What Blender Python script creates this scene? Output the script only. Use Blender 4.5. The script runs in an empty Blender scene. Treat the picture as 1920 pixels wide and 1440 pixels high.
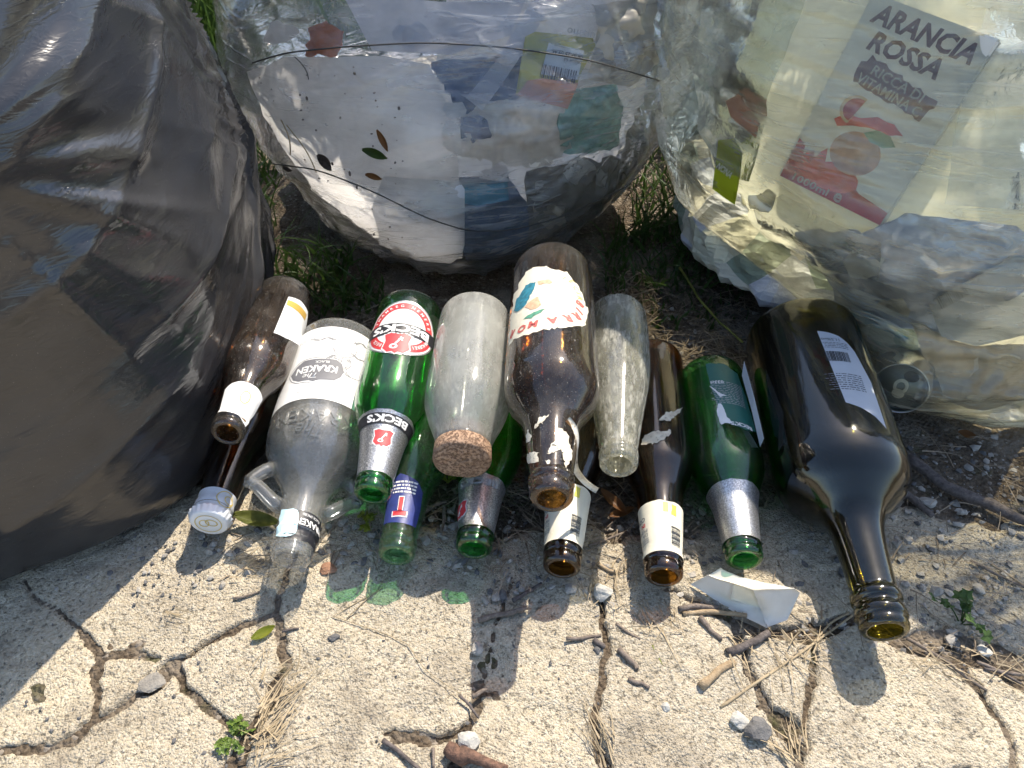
import bpy, bmesh, math, random
import numpy as np
from mathutils import Vector, Matrix
from mathutils.bvhtree import BVHTree

random.seed(7)
rng = np.random.default_rng(7)
SC = bpy.context.scene
COL = SC.collection

# ------------------------------------------------------------------ camera
F_PX, CAM_H, PITCH = 1387.0, 0.50, math.radians(42)
cam_data = bpy.data.cameras.new('camera')
cam = bpy.data.objects.new('camera', cam_data)
COL.objects.link(cam)
cam.location = (0, 0, CAM_H)
cam.rotation_euler = (math.pi / 2 - PITCH, 0, 0)
cam_data.sensor_width = 36.0
cam_data.lens = 36.0 * F_PX / 1920.0
cam_data.clip_start = 0.01
cam_data.clip_end = 500
SC.camera = cam

# ------------------------------------------------------------------ sky and sun
SUN_EL = math.radians(53)
SUN_H = Vector((0.47, 0.88, 0)).normalized()
SUN_DIR = Vector((SUN_H.x * math.cos(SUN_EL), SUN_H.y * math.cos(SUN_EL), math.sin(SUN_EL)))
world = bpy.data.worlds.new('World')
SC.world = world
world.use_nodes = True
wn = world.node_tree
wn.nodes.clear()
sky = wn.nodes.new('ShaderNodeTexSky')
sky.sky_type = 'NISHITA'
sky.sun_disc = False
sky.sun_elevation = SUN_EL
sky.sun_rotation = math.atan2(SUN_H.x, SUN_H.y)
sky.air_density = 1.0
sky.dust_density = 1.2
bgn = wn.nodes.new('ShaderNodeBackground')
bgn.inputs['Strength'].default_value = 0.125
won = wn.nodes.new('ShaderNodeOutputWorld')
wn.links.new(sky.outputs[0], bgn.inputs[0])
wn.links.new(bgn.outputs[0], won.inputs[0])
sun_data = bpy.data.lights.new('sun', 'SUN')
sun_data.energy = 3.5
sun_data.angle = math.radians(0.53)
sun_data.color = (1.0, 0.91, 0.78)
sun = bpy.data.objects.new('sun', sun_data)
COL.objects.link(sun)
sun.location = SUN_DIR * 3
sun.rotation_euler = (-SUN_DIR).to_track_quat('-Z', 'Y').to_euler()

# ------------------------------------------------------------------ exposure and sampling
SC.view_settings.view_transform = 'Standard'
SC.view_settings.look = 'None'
SC.view_settings.exposure = 1.08
SC.view_settings.gamma = 1.0
SC.view_settings.use_curve_mapping = False
cy = SC.cycles
cy.max_bounces = 10
cy.diffuse_bounces = 2
cy.glossy_bounces = 3
cy.transmission_bounces = 8
cy.transparent_max_bounces = 20
cy.caustics_reflective = False
cy.caustics_refractive = False
cy.sample_clamp_indirect = 6.0
cy.use_denoising = True
cy.use_adaptive_sampling = True
cy.adaptive_threshold = 0.045

# ------------------------------------------------------------------ numeric helpers
FW = np.array([0, math.cos(PITCH), -math.sin(PITCH)])
UPV = np.array([0, math.sin(PITCH), math.cos(PITCH)])
CAM = np.array([0, 0, CAM_H])


def ray(px, py):
    d = FW + np.array([1., 0, 0]) * (px - 960) / F_PX + UPV * (720 - py) / F_PX
    return d / np.linalg.norm(d)


def at(px, py, z=0.0):
    """the point at height z that the photograph shows at (px, py)"""
    d = ray(px, py)
    return CAM + d * ((z - CAM_H) / d[2])


def project(P):
    q = P - CAM
    d = q @ FW
    return 960 + F_PX * q[..., 0] / d, 720 - F_PX * (q @ UPV) / d


def _hash(ix, iy, iz, seed):
    h = (ix.astype(np.int64) * 374761393 + iy.astype(np.int64) * 668265263 + iz.astype(np.int64) * 2147483647 + seed * 1274126177) & 0xFFFFFFFF
    h = ((h ^ (h >> 13)) * 1274126177) & 0xFFFFFFFF
    h = h ^ (h >> 16)
    return (h & 0xFFFFFF) / float(0xFFFFFF) * 2 - 1


def noise3(x, y, z=None, seed=0):
    x = np.asarray(x, float); y = np.asarray(y, float)
    z = np.zeros_like(x) if z is None else np.asarray(z, float)
    ix, iy, iz = np.floor(x), np.floor(y), np.floor(z)
    fx, fy, fz = x - ix, y - iy, z - iz
    fx, fy, fz = [f * f * f * (f * (f * 6 - 15) + 10) for f in (fx, fy, fz)]
    r = 0
    for dx in (0, 1):
        for dy in (0, 1):
            for dz in (0, 1):
                w = (fx if dx else 1 - fx) * (fy if dy else 1 - fy) * (fz if dz else 1 - fz)
                r = r + w * _hash(ix + dx, iy + dy, iz + dz, seed)
    return r


def fbm(x, y, z=None, seed=0, octv=4, gain=0.5):
    a, s, r = 1.0, 1.0, 0
    z = np.zeros_like(np.asarray(x, float)) if z is None else z
    for o in range(octv):
        r = r + a * noise3(x * s + o * 7.3, y * s + o * 3.1, z * s + o * 5.7, seed + o)
        a *= gain; s *= 2.03
    return r


def ridge(x, y, z=None, seed=0, octv=3):
    a, s, r = 1.0, 1.0, 0
    z = np.zeros_like(np.asarray(x, float)) if z is None else z
    for o in range(octv):
        r = r + a * (1 - np.abs(noise3(x * s, y * s, z * s, seed + o)) * 2)
        a *= 0.5; s *= 2.1
    return r


def sstep(a, b, x):
    t = np.clip((x - a) / (b - a), 0, 1)
    return t * t * (3 - 2 * t)


def pchip(xs, ys):
    xs = np.array(xs, float); ys = np.array(ys, float)
    h = np.diff(xs); d = np.diff(ys) / h
    m = np.zeros_like(ys)
    m[0], m[-1] = d[0], d[-1]
    for i in range(1, len(xs) - 1):
        if d[i - 1] * d[i] > 0:
            w1, w2 = 2 * h[i] + h[i - 1], h[i] + 2 * h[i - 1]
            m[i] = (w1 + w2) / (w1 / d[i - 1] + w2 / d[i])

    def f(x):
        x = np.asarray(x, float)
        i = np.clip(np.searchsorted(xs, x) - 1, 0, len(h) - 1)
        t = np.clip((x - xs[i]) / h[i], 0, 1)
        return ((2 * t**3 - 3 * t**2 + 1) * ys[i] + (t**3 - 2 * t**2 + t) * h[i] * m[i]
                + (-2 * t**3 + 3 * t**2) * ys[i + 1] + (t**3 - t**2) * h[i] * m[i + 1])
    return f


# ------------------------------------------------------------------ object helpers
def obj(name, verts, faces, mat, parent=None, smooth=True):
    me = bpy.data.meshes.new(name)
    me.from_pydata([tuple(map(float, v)) for v in verts], [], [tuple(map(int, f)) for f in faces])
    return finish(name, me, mat, parent, smooth)


def finish(name, me, mat, parent=None, smooth=True):
    me.update()
    if smooth and len(me.polygons):
        me.polygons.foreach_set('use_smooth', [True] * len(me.polygons))
    if mat is not None:
        me.materials.append(mat)
    o = bpy.data.objects.new(name, me)
    COL.objects.link(o)
    if parent is not None:
        o.parent = parent
    return o


def bm_obj(name, bm, mat, parent=None, smooth=False):
    me = bpy.data.meshes.new(name)
    bm.to_mesh(me); bm.free()
    return finish(name, me, mat, parent, smooth)


def empty(name, mw=None):
    o = bpy.data.objects.new(name, None)
    o.empty_display_size = 0.02
    COL.objects.link(o)
    if mw is not None:
        o.matrix_world = mw
    return o


def tag(o, label, cat, group=None):
    o['label'] = label; o['category'] = cat
    if group:
        o['group'] = group
    return o


def kind(o, k):
    o['kind'] = k
    return o


def grid_faces(n, m, wrap=False, off=0):
    """faces of an n x m vertex grid (rows n, columns m)"""
    i, j = np.meshgrid(np.arange(n - 1), np.arange(m if wrap else m - 1), indexing='ij')
    j2 = (j + 1) % m
    return np.stack([i * m + j, i * m + j2, (i + 1) * m + j2, (i + 1) * m + j], -1).reshape(-1, 4) + off


def frame_z(z, hint):
    z = Vector(z).normalized()
    y = Vector(hint); y = (y - z * y.dot(z)).normalized()
    x = y.cross(z)
    return x, y, z


def mat_from(x, y, z, o):
    return Matrix(((x[0], y[0], z[0], o[0]), (x[1], y[1], z[1], o[1]), (x[2], y[2], z[2], o[2]), (0, 0, 0, 1)))


def tube(pts, rad, n=8, caps=True):
    """verts, faces of a tube through pts with a radius per point"""
    pts = [Vector(p) for p in pts]
    rad = [rad] * len(pts) if not hasattr(rad, '__len__') else rad
    V, Fc = [], []
    up = Vector((0.13, 0.2, 1)).normalized()
    for i, p in enumerate(pts):
        t = (pts[min(i + 1, len(pts) - 1)] - pts[max(i - 1, 0)]).normalized()
        a = t.cross(up)
        if a.length < 1e-4:
            a = t.cross(Vector((1, 0, 0)))
        a.normalize(); b = t.cross(a)
        up = -b if i else up
        up = b.cross(t) if False else up
        for k in range(n):
            an = 2 * math.pi * k / n
            V.append(p + (a * math.cos(an) + b * math.sin(an)) * rad[i])
        up = Vector((0.13, 0.2, 1)).normalized()
    for i in range(len(pts) - 1):
        for k in range(n):
            Fc.append((i * n + k, i * n + (k + 1) % n, (i + 1) * n + (k + 1) % n, (i + 1) * n + k))
    if caps:
        Fc.append(tuple(range(n))[::-1]); Fc.append(tuple((len(pts) - 1) * n + k for k in range(n)))
    return V, Fc


# ------------------------------------------------------------------ materials
class M:
    """a small node writer"""
    def __init__(s, name):
        s.m = bpy.data.materials.new(name); s.m.use_nodes = True
        s.t = s.m.node_tree; s.t.nodes.clear()
        s.out = s.t.nodes.new('ShaderNodeOutputMaterial')

    def n(s, typ, ins=None, **kw):
        nd = s.t.nodes.new('ShaderNode' + typ)
        for k, v in kw.items():
            setattr(nd, k, v)
        for k, v in (ins or {}).items():
            if isinstance(v, bpy.types.Node):
                v = v.outputs[0]
            if isinstance(v, bpy.types.NodeSocket):
                s.t.links.new(v, nd.inputs[k])
            else:
                if isinstance(v, tuple) and len(v) == 3 and nd.inputs[k].type == 'RGBA':
                    v = (*v, 1)
                nd.inputs[k].default_value = v
        return nd

    def coord(s, which='Object', scale=(1, 1, 1), rot=(0, 0, 0)):
        tc = s.n('TexCoord')
        return s.n('Mapping', {'Vector': tc.outputs[which], 'Scale': scale, 'Rotation': rot})

    def noise(s, vec, scale, detail=4, rough=0.55, dist=0.0):
        return s.n('TexNoise', {'Vector': vec, 'Scale': scale, 'Detail': detail, 'Roughness': rough, 'Distortion': dist})

    def ramp(s, fac, stops):
        r = s.n('ValToRGB', {'Fac': fac})
        el = r.color_ramp.elements
        while len(el) < len(stops):
            el.new(0.5)
        for e, (p, c) in zip(el, stops):
            e.position = p
            e.color = (c, c, c, 1) if not isinstance(c, tuple) else (*c, 1)
        return r

    def math(s, op, a, b=0.0, clamp=False):
        return s.n('Math', {0: a, 1: b}, operation=op, use_clamp=clamp)

    def mix(s, fac, a, b):
        nd = s.n('Mix', {}, data_type='RGBA')
        for idx, v in ((0, fac), (6, a), (7, b)):
            if isinstance(v, bpy.types.Node):
                v = v.outputs[0]
            if isinstance(v, bpy.types.NodeSocket):
                s.t.links.new(v, nd.inputs[idx])
            else:
                nd.inputs[idx].default_value = (*v, 1) if isinstance(v, tuple) else v
        return nd.outputs[2]

    def mixs(s, fac, a, b):
        return s.n('MixShader', {0: fac, 1: a, 2: b})

    def bump(s, h, strength=0.3, dist=0.001, normal=None):
        ins = {'Height': h, 'Strength': strength, 'Distance': dist}
        if normal is not None:
            ins['Normal'] = normal
        return s.n('Bump', ins)

    def done(s, shader):
        s.t.links.new(shader.outputs[0], s.out.inputs[0])
        return s.m


def plain(name, col, rough=0.6, var=0.12, scale=60, bump=0.2, metal=0.0, bdist=0.0006, trans=0.0):
    m = M(name)
    co = m.coord()
    nz = m.noise(co, scale, 5)
    dark = tuple(c * (1 - var) for c in col); lite = tuple(min(1, c * (1 + var)) for c in col)
    c = m.mix(m.ramp(nz, [(0.3, 0.0), (0.7, 1.0)]), dark, lite)
    b = m.n('BsdfPrincipled', {'Base Color': c, 'Roughness': rough, 'Metallic': metal, 'Normal': m.bump(m.noise(co, scale * 4, 4), bump, bdist)})
    if trans > 0:
        tr = m.n('BsdfTranslucent', {'Color': c})
        return m.done(m.mixs(trans, b, tr))
    return m.done(b)


def glass(name, tint, dust=0.1, dustcol=(0.5, 0.47, 0.4), straight=0.45, rough=0.02, speck=0.5, streak=0.3, dscale=1.0, wave=0.25, haze=0.0):
    """thin bottle glass: mirror-like towards the rim, part of the light passes straight through the wall, part is bent"""
    m = M(name)
    co = m.coord()
    wob = m.bump(m.noise(co, 45, 2), wave, 0.0012)
    g = m.n('BsdfRefraction', {'Color': tint, 'Roughness': rough, 'IOR': 1.45, 'Normal': wob})
    t = m.n('BsdfTransparent', {'Color': tint})
    s = m.mixs(straight, g, t)
    lw = m.n('LayerWeight', {'Blend': 0.5, 'Normal': wob})
    fr = m.math('ADD', m.math('MULTIPLY', m.math('POWER', lw.outputs['Facing'], 4.0), 0.9), 0.065, True)
    gl = m.mixs(0.28, m.n('BsdfGlossy', {'Color': (1, 1, 1), 'Roughness': rough + 0.02, 'Normal': wob}), m.n('BsdfGlossy', {'Color': (1, 1, 1), 'Roughness': 0.12, 'Normal': wob}))
    s = m.mixs(fr, s, gl)
    # dust and dirt film: broad patches, streaks along the axis and small specks
    n1 = m.ramp(m.noise(co, 28 * dscale, 6, 0.65), [(0.38, 0.0), (0.72, 1.0)])
    co2 = m.coord(scale=(1, 1, 0.25))
    n2 = m.ramp(m.noise(co2, 260 * dscale, 4, 0.7), [(0.5, 0.0), (0.68, 1.0)])
    sp = m.ramp(m.noise(co, 700, 2, 0.5), [(0.66, 0.0), (0.72, 1.0)])
    f = m.math('MULTIPLY', n1, dust)
    f = m.math('ADD', f, m.math('MULTIPLY', n2, dust * streak))
    f = m.math('ADD', f, haze)
    f = m.math('ADD', f, m.math('MULTIPLY', sp, speck * (0.3 + dust)), True)
    dc = m.mix(m.noise(co, 90, 3), tuple(c * 0.62 for c in dustcol), dustcol)
    d = m.mixs(0.45, m.n('BsdfDiffuse', {'Color': dc}), m.n('BsdfTranslucent', {'Color': dc}))
    return m.done(m.mixs(f, s, d))


def film(name, tint, milk, milkcol, rough=0.16, gloss=1.0, var=0.5, bump=0.35, sx=1.0, sz=1.0, crease=0.0, tilt=0.0):
    """thin plastic film: mostly see-through, a little milky, glossy, whitened along its stretch creases"""
    m = M(name)
    co = m.coord(scale=(sx, sx, sz))
    cob = m.coord()
    h = m.math('ADD', m.noise(co, 38, 4, 0.5, 0.4), m.math('MULTIPLY', m.noise(cob, 160, 3), 0.25))
    mk = m.ramp(m.noise(co, 22, 5, 0.6, 0.6), [(0.3, max(0, milk * (1 - var))), (0.72, min(1, milk * (1 + var)))])
    if crease:
        cc = m.coord(scale=(0.22, 0.22, 1.6), rot=(0.0, tilt, 0.0))
        n1 = m.noise(cc, 26, 3, 0.5, 0.8)
        l1 = m.ramp(n1, [(0.455, 0.0), (0.495, 1.0), (0.505, 0.75), (0.56, 0.0)])
        n2 = m.noise(cc, 60, 2, 0.5, 0.5)
        l2 = m.ramp(n2, [(0.47, 0.0), (0.5, 1.0), (0.53, 0.0)])
        where = m.ramp(m.noise(cob, 9, 3), [(0.38, 0.0), (0.6, 1.0)])
        cr = m.math('MULTIPLY', m.math('ADD', l1, m.math('MULTIPLY', l2, 0.5), True), where)
        h = m.math('ADD', h, m.math('MULTIPLY', cr, 0.8))
        mk = m.math('ADD', mk, m.math('MULTIPLY', cr, crease), True)
    nrm = m.bump(h, bump, 0.004)
    tr = m.n('BsdfTransparent', {'Color': tint})
    d = m.mixs(0.55, m.n('BsdfDiffuse', {'Color': milkcol, 'Normal': nrm}), m.n('BsdfTranslucent', {'Color': milkcol, 'Normal': nrm}))
    s = m.mixs(mk, tr, d)
    fr = m.n('Fresnel', {'IOR': 1.48, 'Normal': nrm})
    fg = m.math('MULTIPLY', fr, 1.5 * gloss, True)
    s = m.mixs(fg, s, m.n('BsdfGlossy', {'Color': (1, 1, 1), 'Roughness': rough, 'Normal': nrm}))
    return m.done(s)


MAT = {}
MAT['amber'] = glass('amber_glass', (0.57, 0.38, 0.14), 0.05, (0.42, 0.37, 0.30), 0.6, speck=0.5)
MAT['amber_dusty'] = glass('dusty_amber_glass', (0.57, 0.39, 0.17), 0.11, (0.54, 0.49, 0.43), 0.6, speck=1.3, streak=1.0, haze=0.02)
MAT['green'] = glass('green_glass', (0.42, 0.94, 0.46), 0.03, (0.45, 0.5, 0.4), 0.74, speck=0.15)
MAT['pale_green'] = glass('pale_green_glass', (0.62, 0.93, 0.66), 0.06, (0.5, 0.5, 0.42), 0.88, speck=0.3, haze=0.05)
MAT['clear'] = glass('clear_glass', (0.985, 0.99, 0.985), 0.10, (0.88, 0.88, 0.84), 0.93, speck=0.2, wave=0.5, haze=0.10)
MAT['wine'] = glass('dark_olive_glass', (0.37, 0.345, 0.12), 0.012, (0.40, 0.38, 0.32), 0.8, rough=0.02, speck=0.25)
MAT['frosted'] = glass('frosted_dusty_glass', (0.97, 0.98, 0.95), 0.22, (0.90, 0.89, 0.82), 0.8, haze=0.28, rough=0.06, speck=0.5, streak=0.9, dscale=0.6)
MAT['dusty_clear'] = glass('dirty_grey_glass', (0.93, 0.93, 0.82), 0.42, (0.78, 0.76, 0.66), 0.75, haze=0.15, rough=0.06, speck=0.8, streak=1.6, dscale=0.9)
MAT['white_paper'] = plain('white_paper', (0.80, 0.79, 0.76), 0.65, 0.04, 90, 0.15)
MAT['cream_paper'] = plain('cream_paper', (0.78, 0.72, 0.56), 0.65, 0.06, 120, 0.2)
MAT['grey_paper'] = plain('grey_white_paper', (0.66, 0.67, 0.69), 0.6, 0.08, 120, 0.2)
MAT['blue_white_paper'] = plain('blue_white_paper', (0.84, 0.86, 0.90), 0.55, 0.03, 90, 0.1, trans=0.4)
MAT['ink'] = plain('black_ink', (0.02, 0.02, 0.024), 0.5, 0.1)
MAT['grey_ink'] = plain('grey_ink', (0.16, 0.16, 0.17), 0.6, 0.15)
MAT['light_ink'] = plain('light_grey_ink', (0.42, 0.42, 0.42), 0.6, 0.15)
MAT['mid_ink'] = plain('mid_grey_ink', (0.27, 0.27, 0.27), 0.6, 0.15)
MAT['can_end'] = plain('dark_reflection_can_end', (0.20, 0.22, 0.21), 0.38, 0.15, 60, 0.1, metal=0.7)  # dark reflection of the surroundings painted into the metal colour
MAT['red_ink'] = plain('red_ink', (0.62, 0.045, 0.05), 0.5, 0.1)
MAT['brick_ink'] = plain('faded_red_ink', (0.55, 0.12, 0.10), 0.6, 0.2, 200)
MAT['gold_ink'] = plain('gold_ink', (0.60, 0.38, 0.08), 0.45, 0.1)
MAT['ochre_ink'] = plain('ochre_ink', (0.66, 0.50, 0.14), 0.6, 0.15)
MAT['teal_ink'] = plain('teal_ink', (0.03, 0.20, 0.27), 0.6, 0.4, 300)
MAT['green_ink'] = plain('green_ink', (0.10, 0.30, 0.20), 0.6, 0.3, 300)
MAT['skin_ink'] = plain('tan_ink', (0.70, 0.42, 0.26), 0.6, 0.25, 300)
MAT['olive_ink'] = plain('olive_ink', (0.50, 0.48, 0.08), 0.6, 0.1)
MAT['navy_label'] = plain('navy_label', (0.035, 0.05, 0.20), 0.45, 0.2, 200)
MAT['dark_green_label'] = plain('dark_green_label', (0.02, 0.13, 0.105), 0.45, 0.12)
MAT['white_cap'] = plain('white_enamel', (0.80, 0.80, 0.80), 0.3, 0.04)
MAT['tax_strip'] = plain('pale_blue_strip', (0.55, 0.76, 0.80), 0.5, 0.15, 200)


def old_paper_mat():
    m = M('stained_old_paper')
    co = m.coord()
    st_ = m.ramp(m.noise(co, 70, 6, 0.7, 0.5), [(0.42, 0.0), (0.70, 0.8)])
    c = m.mix(st_, (0.78, 0.72, 0.58), (0.42, 0.33, 0.22))
    c = m.mix(m.ramp(m.noise(co, 520, 3, 0.7), [(0.58, 0.0), (0.66, 0.7)]), c, (0.14, 0.10, 0.07))
    return m.done(m.n('BsdfPrincipled', {'Base Color': c, 'Roughness': 0.8, 'Normal': m.bump(m.noise(co, 240, 4), 0.6, 0.001)}))


MAT['old_paper'] = old_paper_mat()


def foil_mat():
    m = M('silver_foil')
    co = m.coord()
    n = m.noise(co, 900, 3, 0.6)
    c = m.ramp(n, [(0.35, 0.30), (0.65, 0.78)])
    return m.done(m.n('BsdfPrincipled', {'Base Color': c, 'Metallic': 0.9, 'Roughness': m.ramp(n, [(0.3, 0.5), (0.7, 0.28)]),
                                         'Normal': m.bump(m.noise(co, 500, 3), 0.5, 0.0006)}))


MAT['foil'] = foil_mat()


def cork_mat():
    m = M('cork')
    co = m.coord()
    n = m.noise(co, 160, 6, 0.7)
    v = m.ramp(m.noise(co, 420, 3, 0.7), [(0.40, 0.0), (0.52, 1.0)])
    c = m.mix(n, (0.36, 0.215, 0.13), (0.50, 0.34, 0.23))
    c = m.mix(v, (0.22, 0.13, 0.08), c)
    h = m.math('ADD', n, v)
    return m.done(m.n('BsdfPrincipled', {'Base Color': c, 'Roughness': 0.85, 'Normal': m.bump(h, 0.8, 0.002)}))


MAT['cork'] = cork_mat()


def black_bag_mat():
    m = M('black_plastic_film')
    co = m.coord()
    cs = m.coord(scale=(1, 1, 1), rot=(0, 0.5, 0))
    fine = m.noise(co, 70, 4, 0.55, 0.3)
    h = m.math('ADD', fine, m.math('MULTIPLY', m.noise(co, 420, 3), 0.25))
    wr = m.coord(scale=(0.35, 0.35, 1.5), rot=(0.0, 0.5, 0.3))
    h = m.math('ADD', h, m.math('MULTIPLY', m.ramp(m.noise(wr, 70, 3, 0.55, 1.2), [(0.40, 0.0), (0.5, 1.0), (0.60, 0.0)]), 0.9))
    nrm = m.bump(h, 0.09, 0.0025)
    dust = m.ramp(m.noise(co, 900, 2), [(0.70, 0.0), (0.76, 1.0)])
    patch = m.ramp(m.noise(co, 9, 3), [(0.35, 0.0), (0.65, 1.0)])
    c = m.mix(patch, (0.026, 0.027, 0.031), (0.050, 0.048, 0.048))
    c = m.mix(m.math('MULTIPLY', dust, 0.35), c, (0.4, 0.37, 0.32))
    b = m.n('BsdfPrincipled', {'Base Color': c, 'Roughness': m.ramp(m.noise(co, 30, 4), [(0.3, 0.12), (0.7, 0.24)]), 'IOR': 1.6,
                               'Specular IOR Level': 0.7, 'Normal': nrm})
    t = m.n('BsdfTranslucent', {'Color': (0.20, 0.17, 0.14), 'Normal': nrm})
    return m.done(m.mixs(0.18, b, t))


MAT['black_bag'] = black_bag_mat()
MAT['clear_film'] = film('clear_bag_film', (0.98, 0.98, 0.98), 0.17, (0.90, 0.90, 0.90), 0.16, 0.8, 0.8, 0.35, 1.0, 2.2, 0.22, 0.10)
MAT['yellow_film'] = film('yellowish_bag_film', (0.99, 0.985, 0.89), 0.17, (0.94, 0.92, 0.74), 0.13, 1.0, 0.6, 0.32, 0.7, 2.6, 0.26, -0.12)


def concrete_mat():
    m = M('old_concrete')
    co = m.coord()
    big = m.noise(co, 7, 5, 0.6)
    med = m.noise(co, 45, 5, 0.65)
    fine = m.noise(co, 330, 4, 0.7)
    grain = m.n('TexVoronoi', {'Vector': co, 'Scale': 620.0}, feature='F1')
    c = m.mix(m.ramp(med, [(0.3, 0.0), (0.7, 1.0)]), (0.34, 0.285, 0.20), (0.54, 0.465, 0.34))
    c = m.mix(m.ramp(big, [(0.35, 0.0), (0.68, 1.0)]), c, (0.60, 0.505, 0.35))
    # single grains of sand and aggregate
    c = m.mix(0.21, c, m.mix(m.ramp(m.n('SeparateColor', {0: grain.outputs['Color']}).outputs[0], [(0.1, 0.0), (0.9, 1.0)]), (0.17, 0.145, 0.115), (0.80, 0.76, 0.68)))
    pit = m.ramp(fine, [(0.35, 1.0), (0.43, 0.0)])
    c = m.mix(m.math('MULTIPLY', pit, 0.65), c, (0.10, 0.085, 0.065))
    stain = m.ramp(m.noise(co, 16, 6, 0.7, 0.5), [(0.50, 0.0), (0.70, 0.75)])
    c = m.mix(stain, c, (0.22, 0.185, 0.14))
    h = m.math('ADD', m.math('MULTIPLY', fine, 1.1), m.math('MULTIPLY', med, 1.0))
    h = m.math('SUBTRACT', h, m.math('MULTIPLY', pit, 0.8))
    h = m.math('ADD', h, m.math('MULTIPLY', grain.outputs['Distance'], -0.5))
    return m.done(m.n('BsdfPrincipled', {'Base Color': c, 'Roughness': 0.92, 'Specular IOR Level': 0.2, 'Normal': m.bump(h, 0.75, 0.0035)}))


def soil_mat():
    m = M('dusty_soil')
    co = m.coord()
    a = m.noise(co, 11, 6, 0.65)
    f = m.noise(co, 230, 5, 0.7)
    g = m.n('TexVoronoi', {'Vector': co, 'Scale': 300.0}, feature='F1')
    c = m.mix(m.ramp(f, [(0.3, 0.0), (0.7, 1.0)]), (0.045, 0.033, 0.022), (0.20, 0.155, 0.11))
    c = m.mix(m.ramp(a, [(0.46, 0.0), (0.60, 0.8)]), c, (0.29, 0.245, 0.19))
    c = m.mix(m.ramp(m.n('SeparateColor', {0: g.outputs['Color']}).outputs[1], [(0.92, 0.0), (0.95, 0.6)]), c, (0.40, 0.35, 0.29))
    moss = m.ramp(m.noise(co, 26, 4, 0.6), [(0.58, 0.0), (0.70, 0.5)])
    c = m.mix(moss, c, (0.055, 0.075, 0.018))
    h = m.math('ADD', f, m.math('MULTIPLY', g.outputs['Distance'], -1.0))
    return m.done(m.n('BsdfPrincipled', {'Base Color': c, 'Roughness': 0.95, 'Specular IOR Level': 0.15, 'Normal': m.bump(h, 0.9, 0.004)}))


MAT['concrete'] = concrete_mat()
MAT['soil'] = soil_mat()


def wood_mat(name, a, b):
    m = M(name)
    co = m.coord()
    n = m.noise(m.coord(scale=(1, 1, 1)), 240, 5, 0.7)
    c = m.mix(m.ramp(n, [(0.3, 0.0), (0.7, 1.0)]), a, b)
    return m.done(m.n('BsdfPrincipled', {'Base Color': c, 'Roughness': 0.85, 'Normal': m.bump(n, 0.8, 0.002)}))


MAT['twig'] = wood_mat('grey_twig', (0.09, 0.068, 0.052), (0.26, 0.21, 0.17))
MAT['dark_twig'] = wood_mat('dark_branch_bark', (0.045, 0.036, 0.032), (0.17, 0.14, 0.125))
MAT['tan_twig'] = wood_mat('split_tan_wood', (0.26, 0.18, 0.10), (0.46, 0.35, 0.22))
MAT['straw'] = plain('dry_straw', (0.36, 0.28, 0.17), 0.7, 0.35, 30, 0.2)
MAT['dull_straw'] = plain('dead_brown_straw', (0.24, 0.185, 0.125), 0.8, 0.4, 30, 0.2)


def leaf_mat(name, a, b, tr=0.35):
    m = M(name)
    n = m.noise(m.coord(), 60, 3)
    c = m.mix(m.ramp(n, [(0.3, 0.0), (0.7, 1.0)]), a, b)
    p = m.n('BsdfPrincipled', {'Base Color': c, 'Roughness': 0.5})
    return m.done(m.mixs(tr, p, m.n('BsdfTranslucent', {'Color': c})))


MAT['grass'] = leaf_mat('grass_blade', (0.035, 0.075, 0.014), (0.085, 0.15, 0.03))
MAT['weed'] = leaf_mat('weed_leaf', (0.10, 0.17, 0.03), (0.20, 0.28, 0.05))
MAT['lime_leaf'] = leaf_mat('yellow_green_leaf', (0.28, 0.34, 0.04), (0.45, 0.46, 0.08), 0.5)
MAT['olive_leaf'] = leaf_mat('olive_leaf', (0.13, 0.15, 0.03), (0.32, 0.34, 0.08), 0.4)
MAT['brown_leaf'] = leaf_mat('brown_leaf', (0.20, 0.09, 0.03), (0.34, 0.17, 0.06), 0.4)
MAT['stone'] = plain('pale_stone', (0.36, 0.33, 0.285), 0.9, 0.25, 120, 0.6, bdist=0.002)
MAT['dark_stone'] = plain('dark_grey_stone', (0.13, 0.125, 0.12), 0.9, 0.3, 120, 0.6, bdist=0.002)

# ================================================================== SETTING
def concrete_edge_dist(X, Y):
    ed = [(-900, 900), (-300, 930), (0, 950), (250, 960), (330, 890), (430, 870), (520, 870), (620, 880), (700, 925), (800, 940), (850, 945),
          (930, 960), (1000, 965), (1100, 960), (1190, 970), (1290, 960), (1420, 930), (1520, 930), (1600, 920), (1700, 930), (1800, 960),
          (1920, 960), (2200, 960), (2700, 960)]
    P = np.array([at(x, y)[:2] for x, y in ed])
    e = np.interp(X, P[:, 0], P[:, 1])
    return e + 0.012 * fbm(X * 14, Y * 3, seed=5, octv=3) + 0.007 * fbm(X * 60, Y * 60, seed=6, octv=3) - Y


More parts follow.
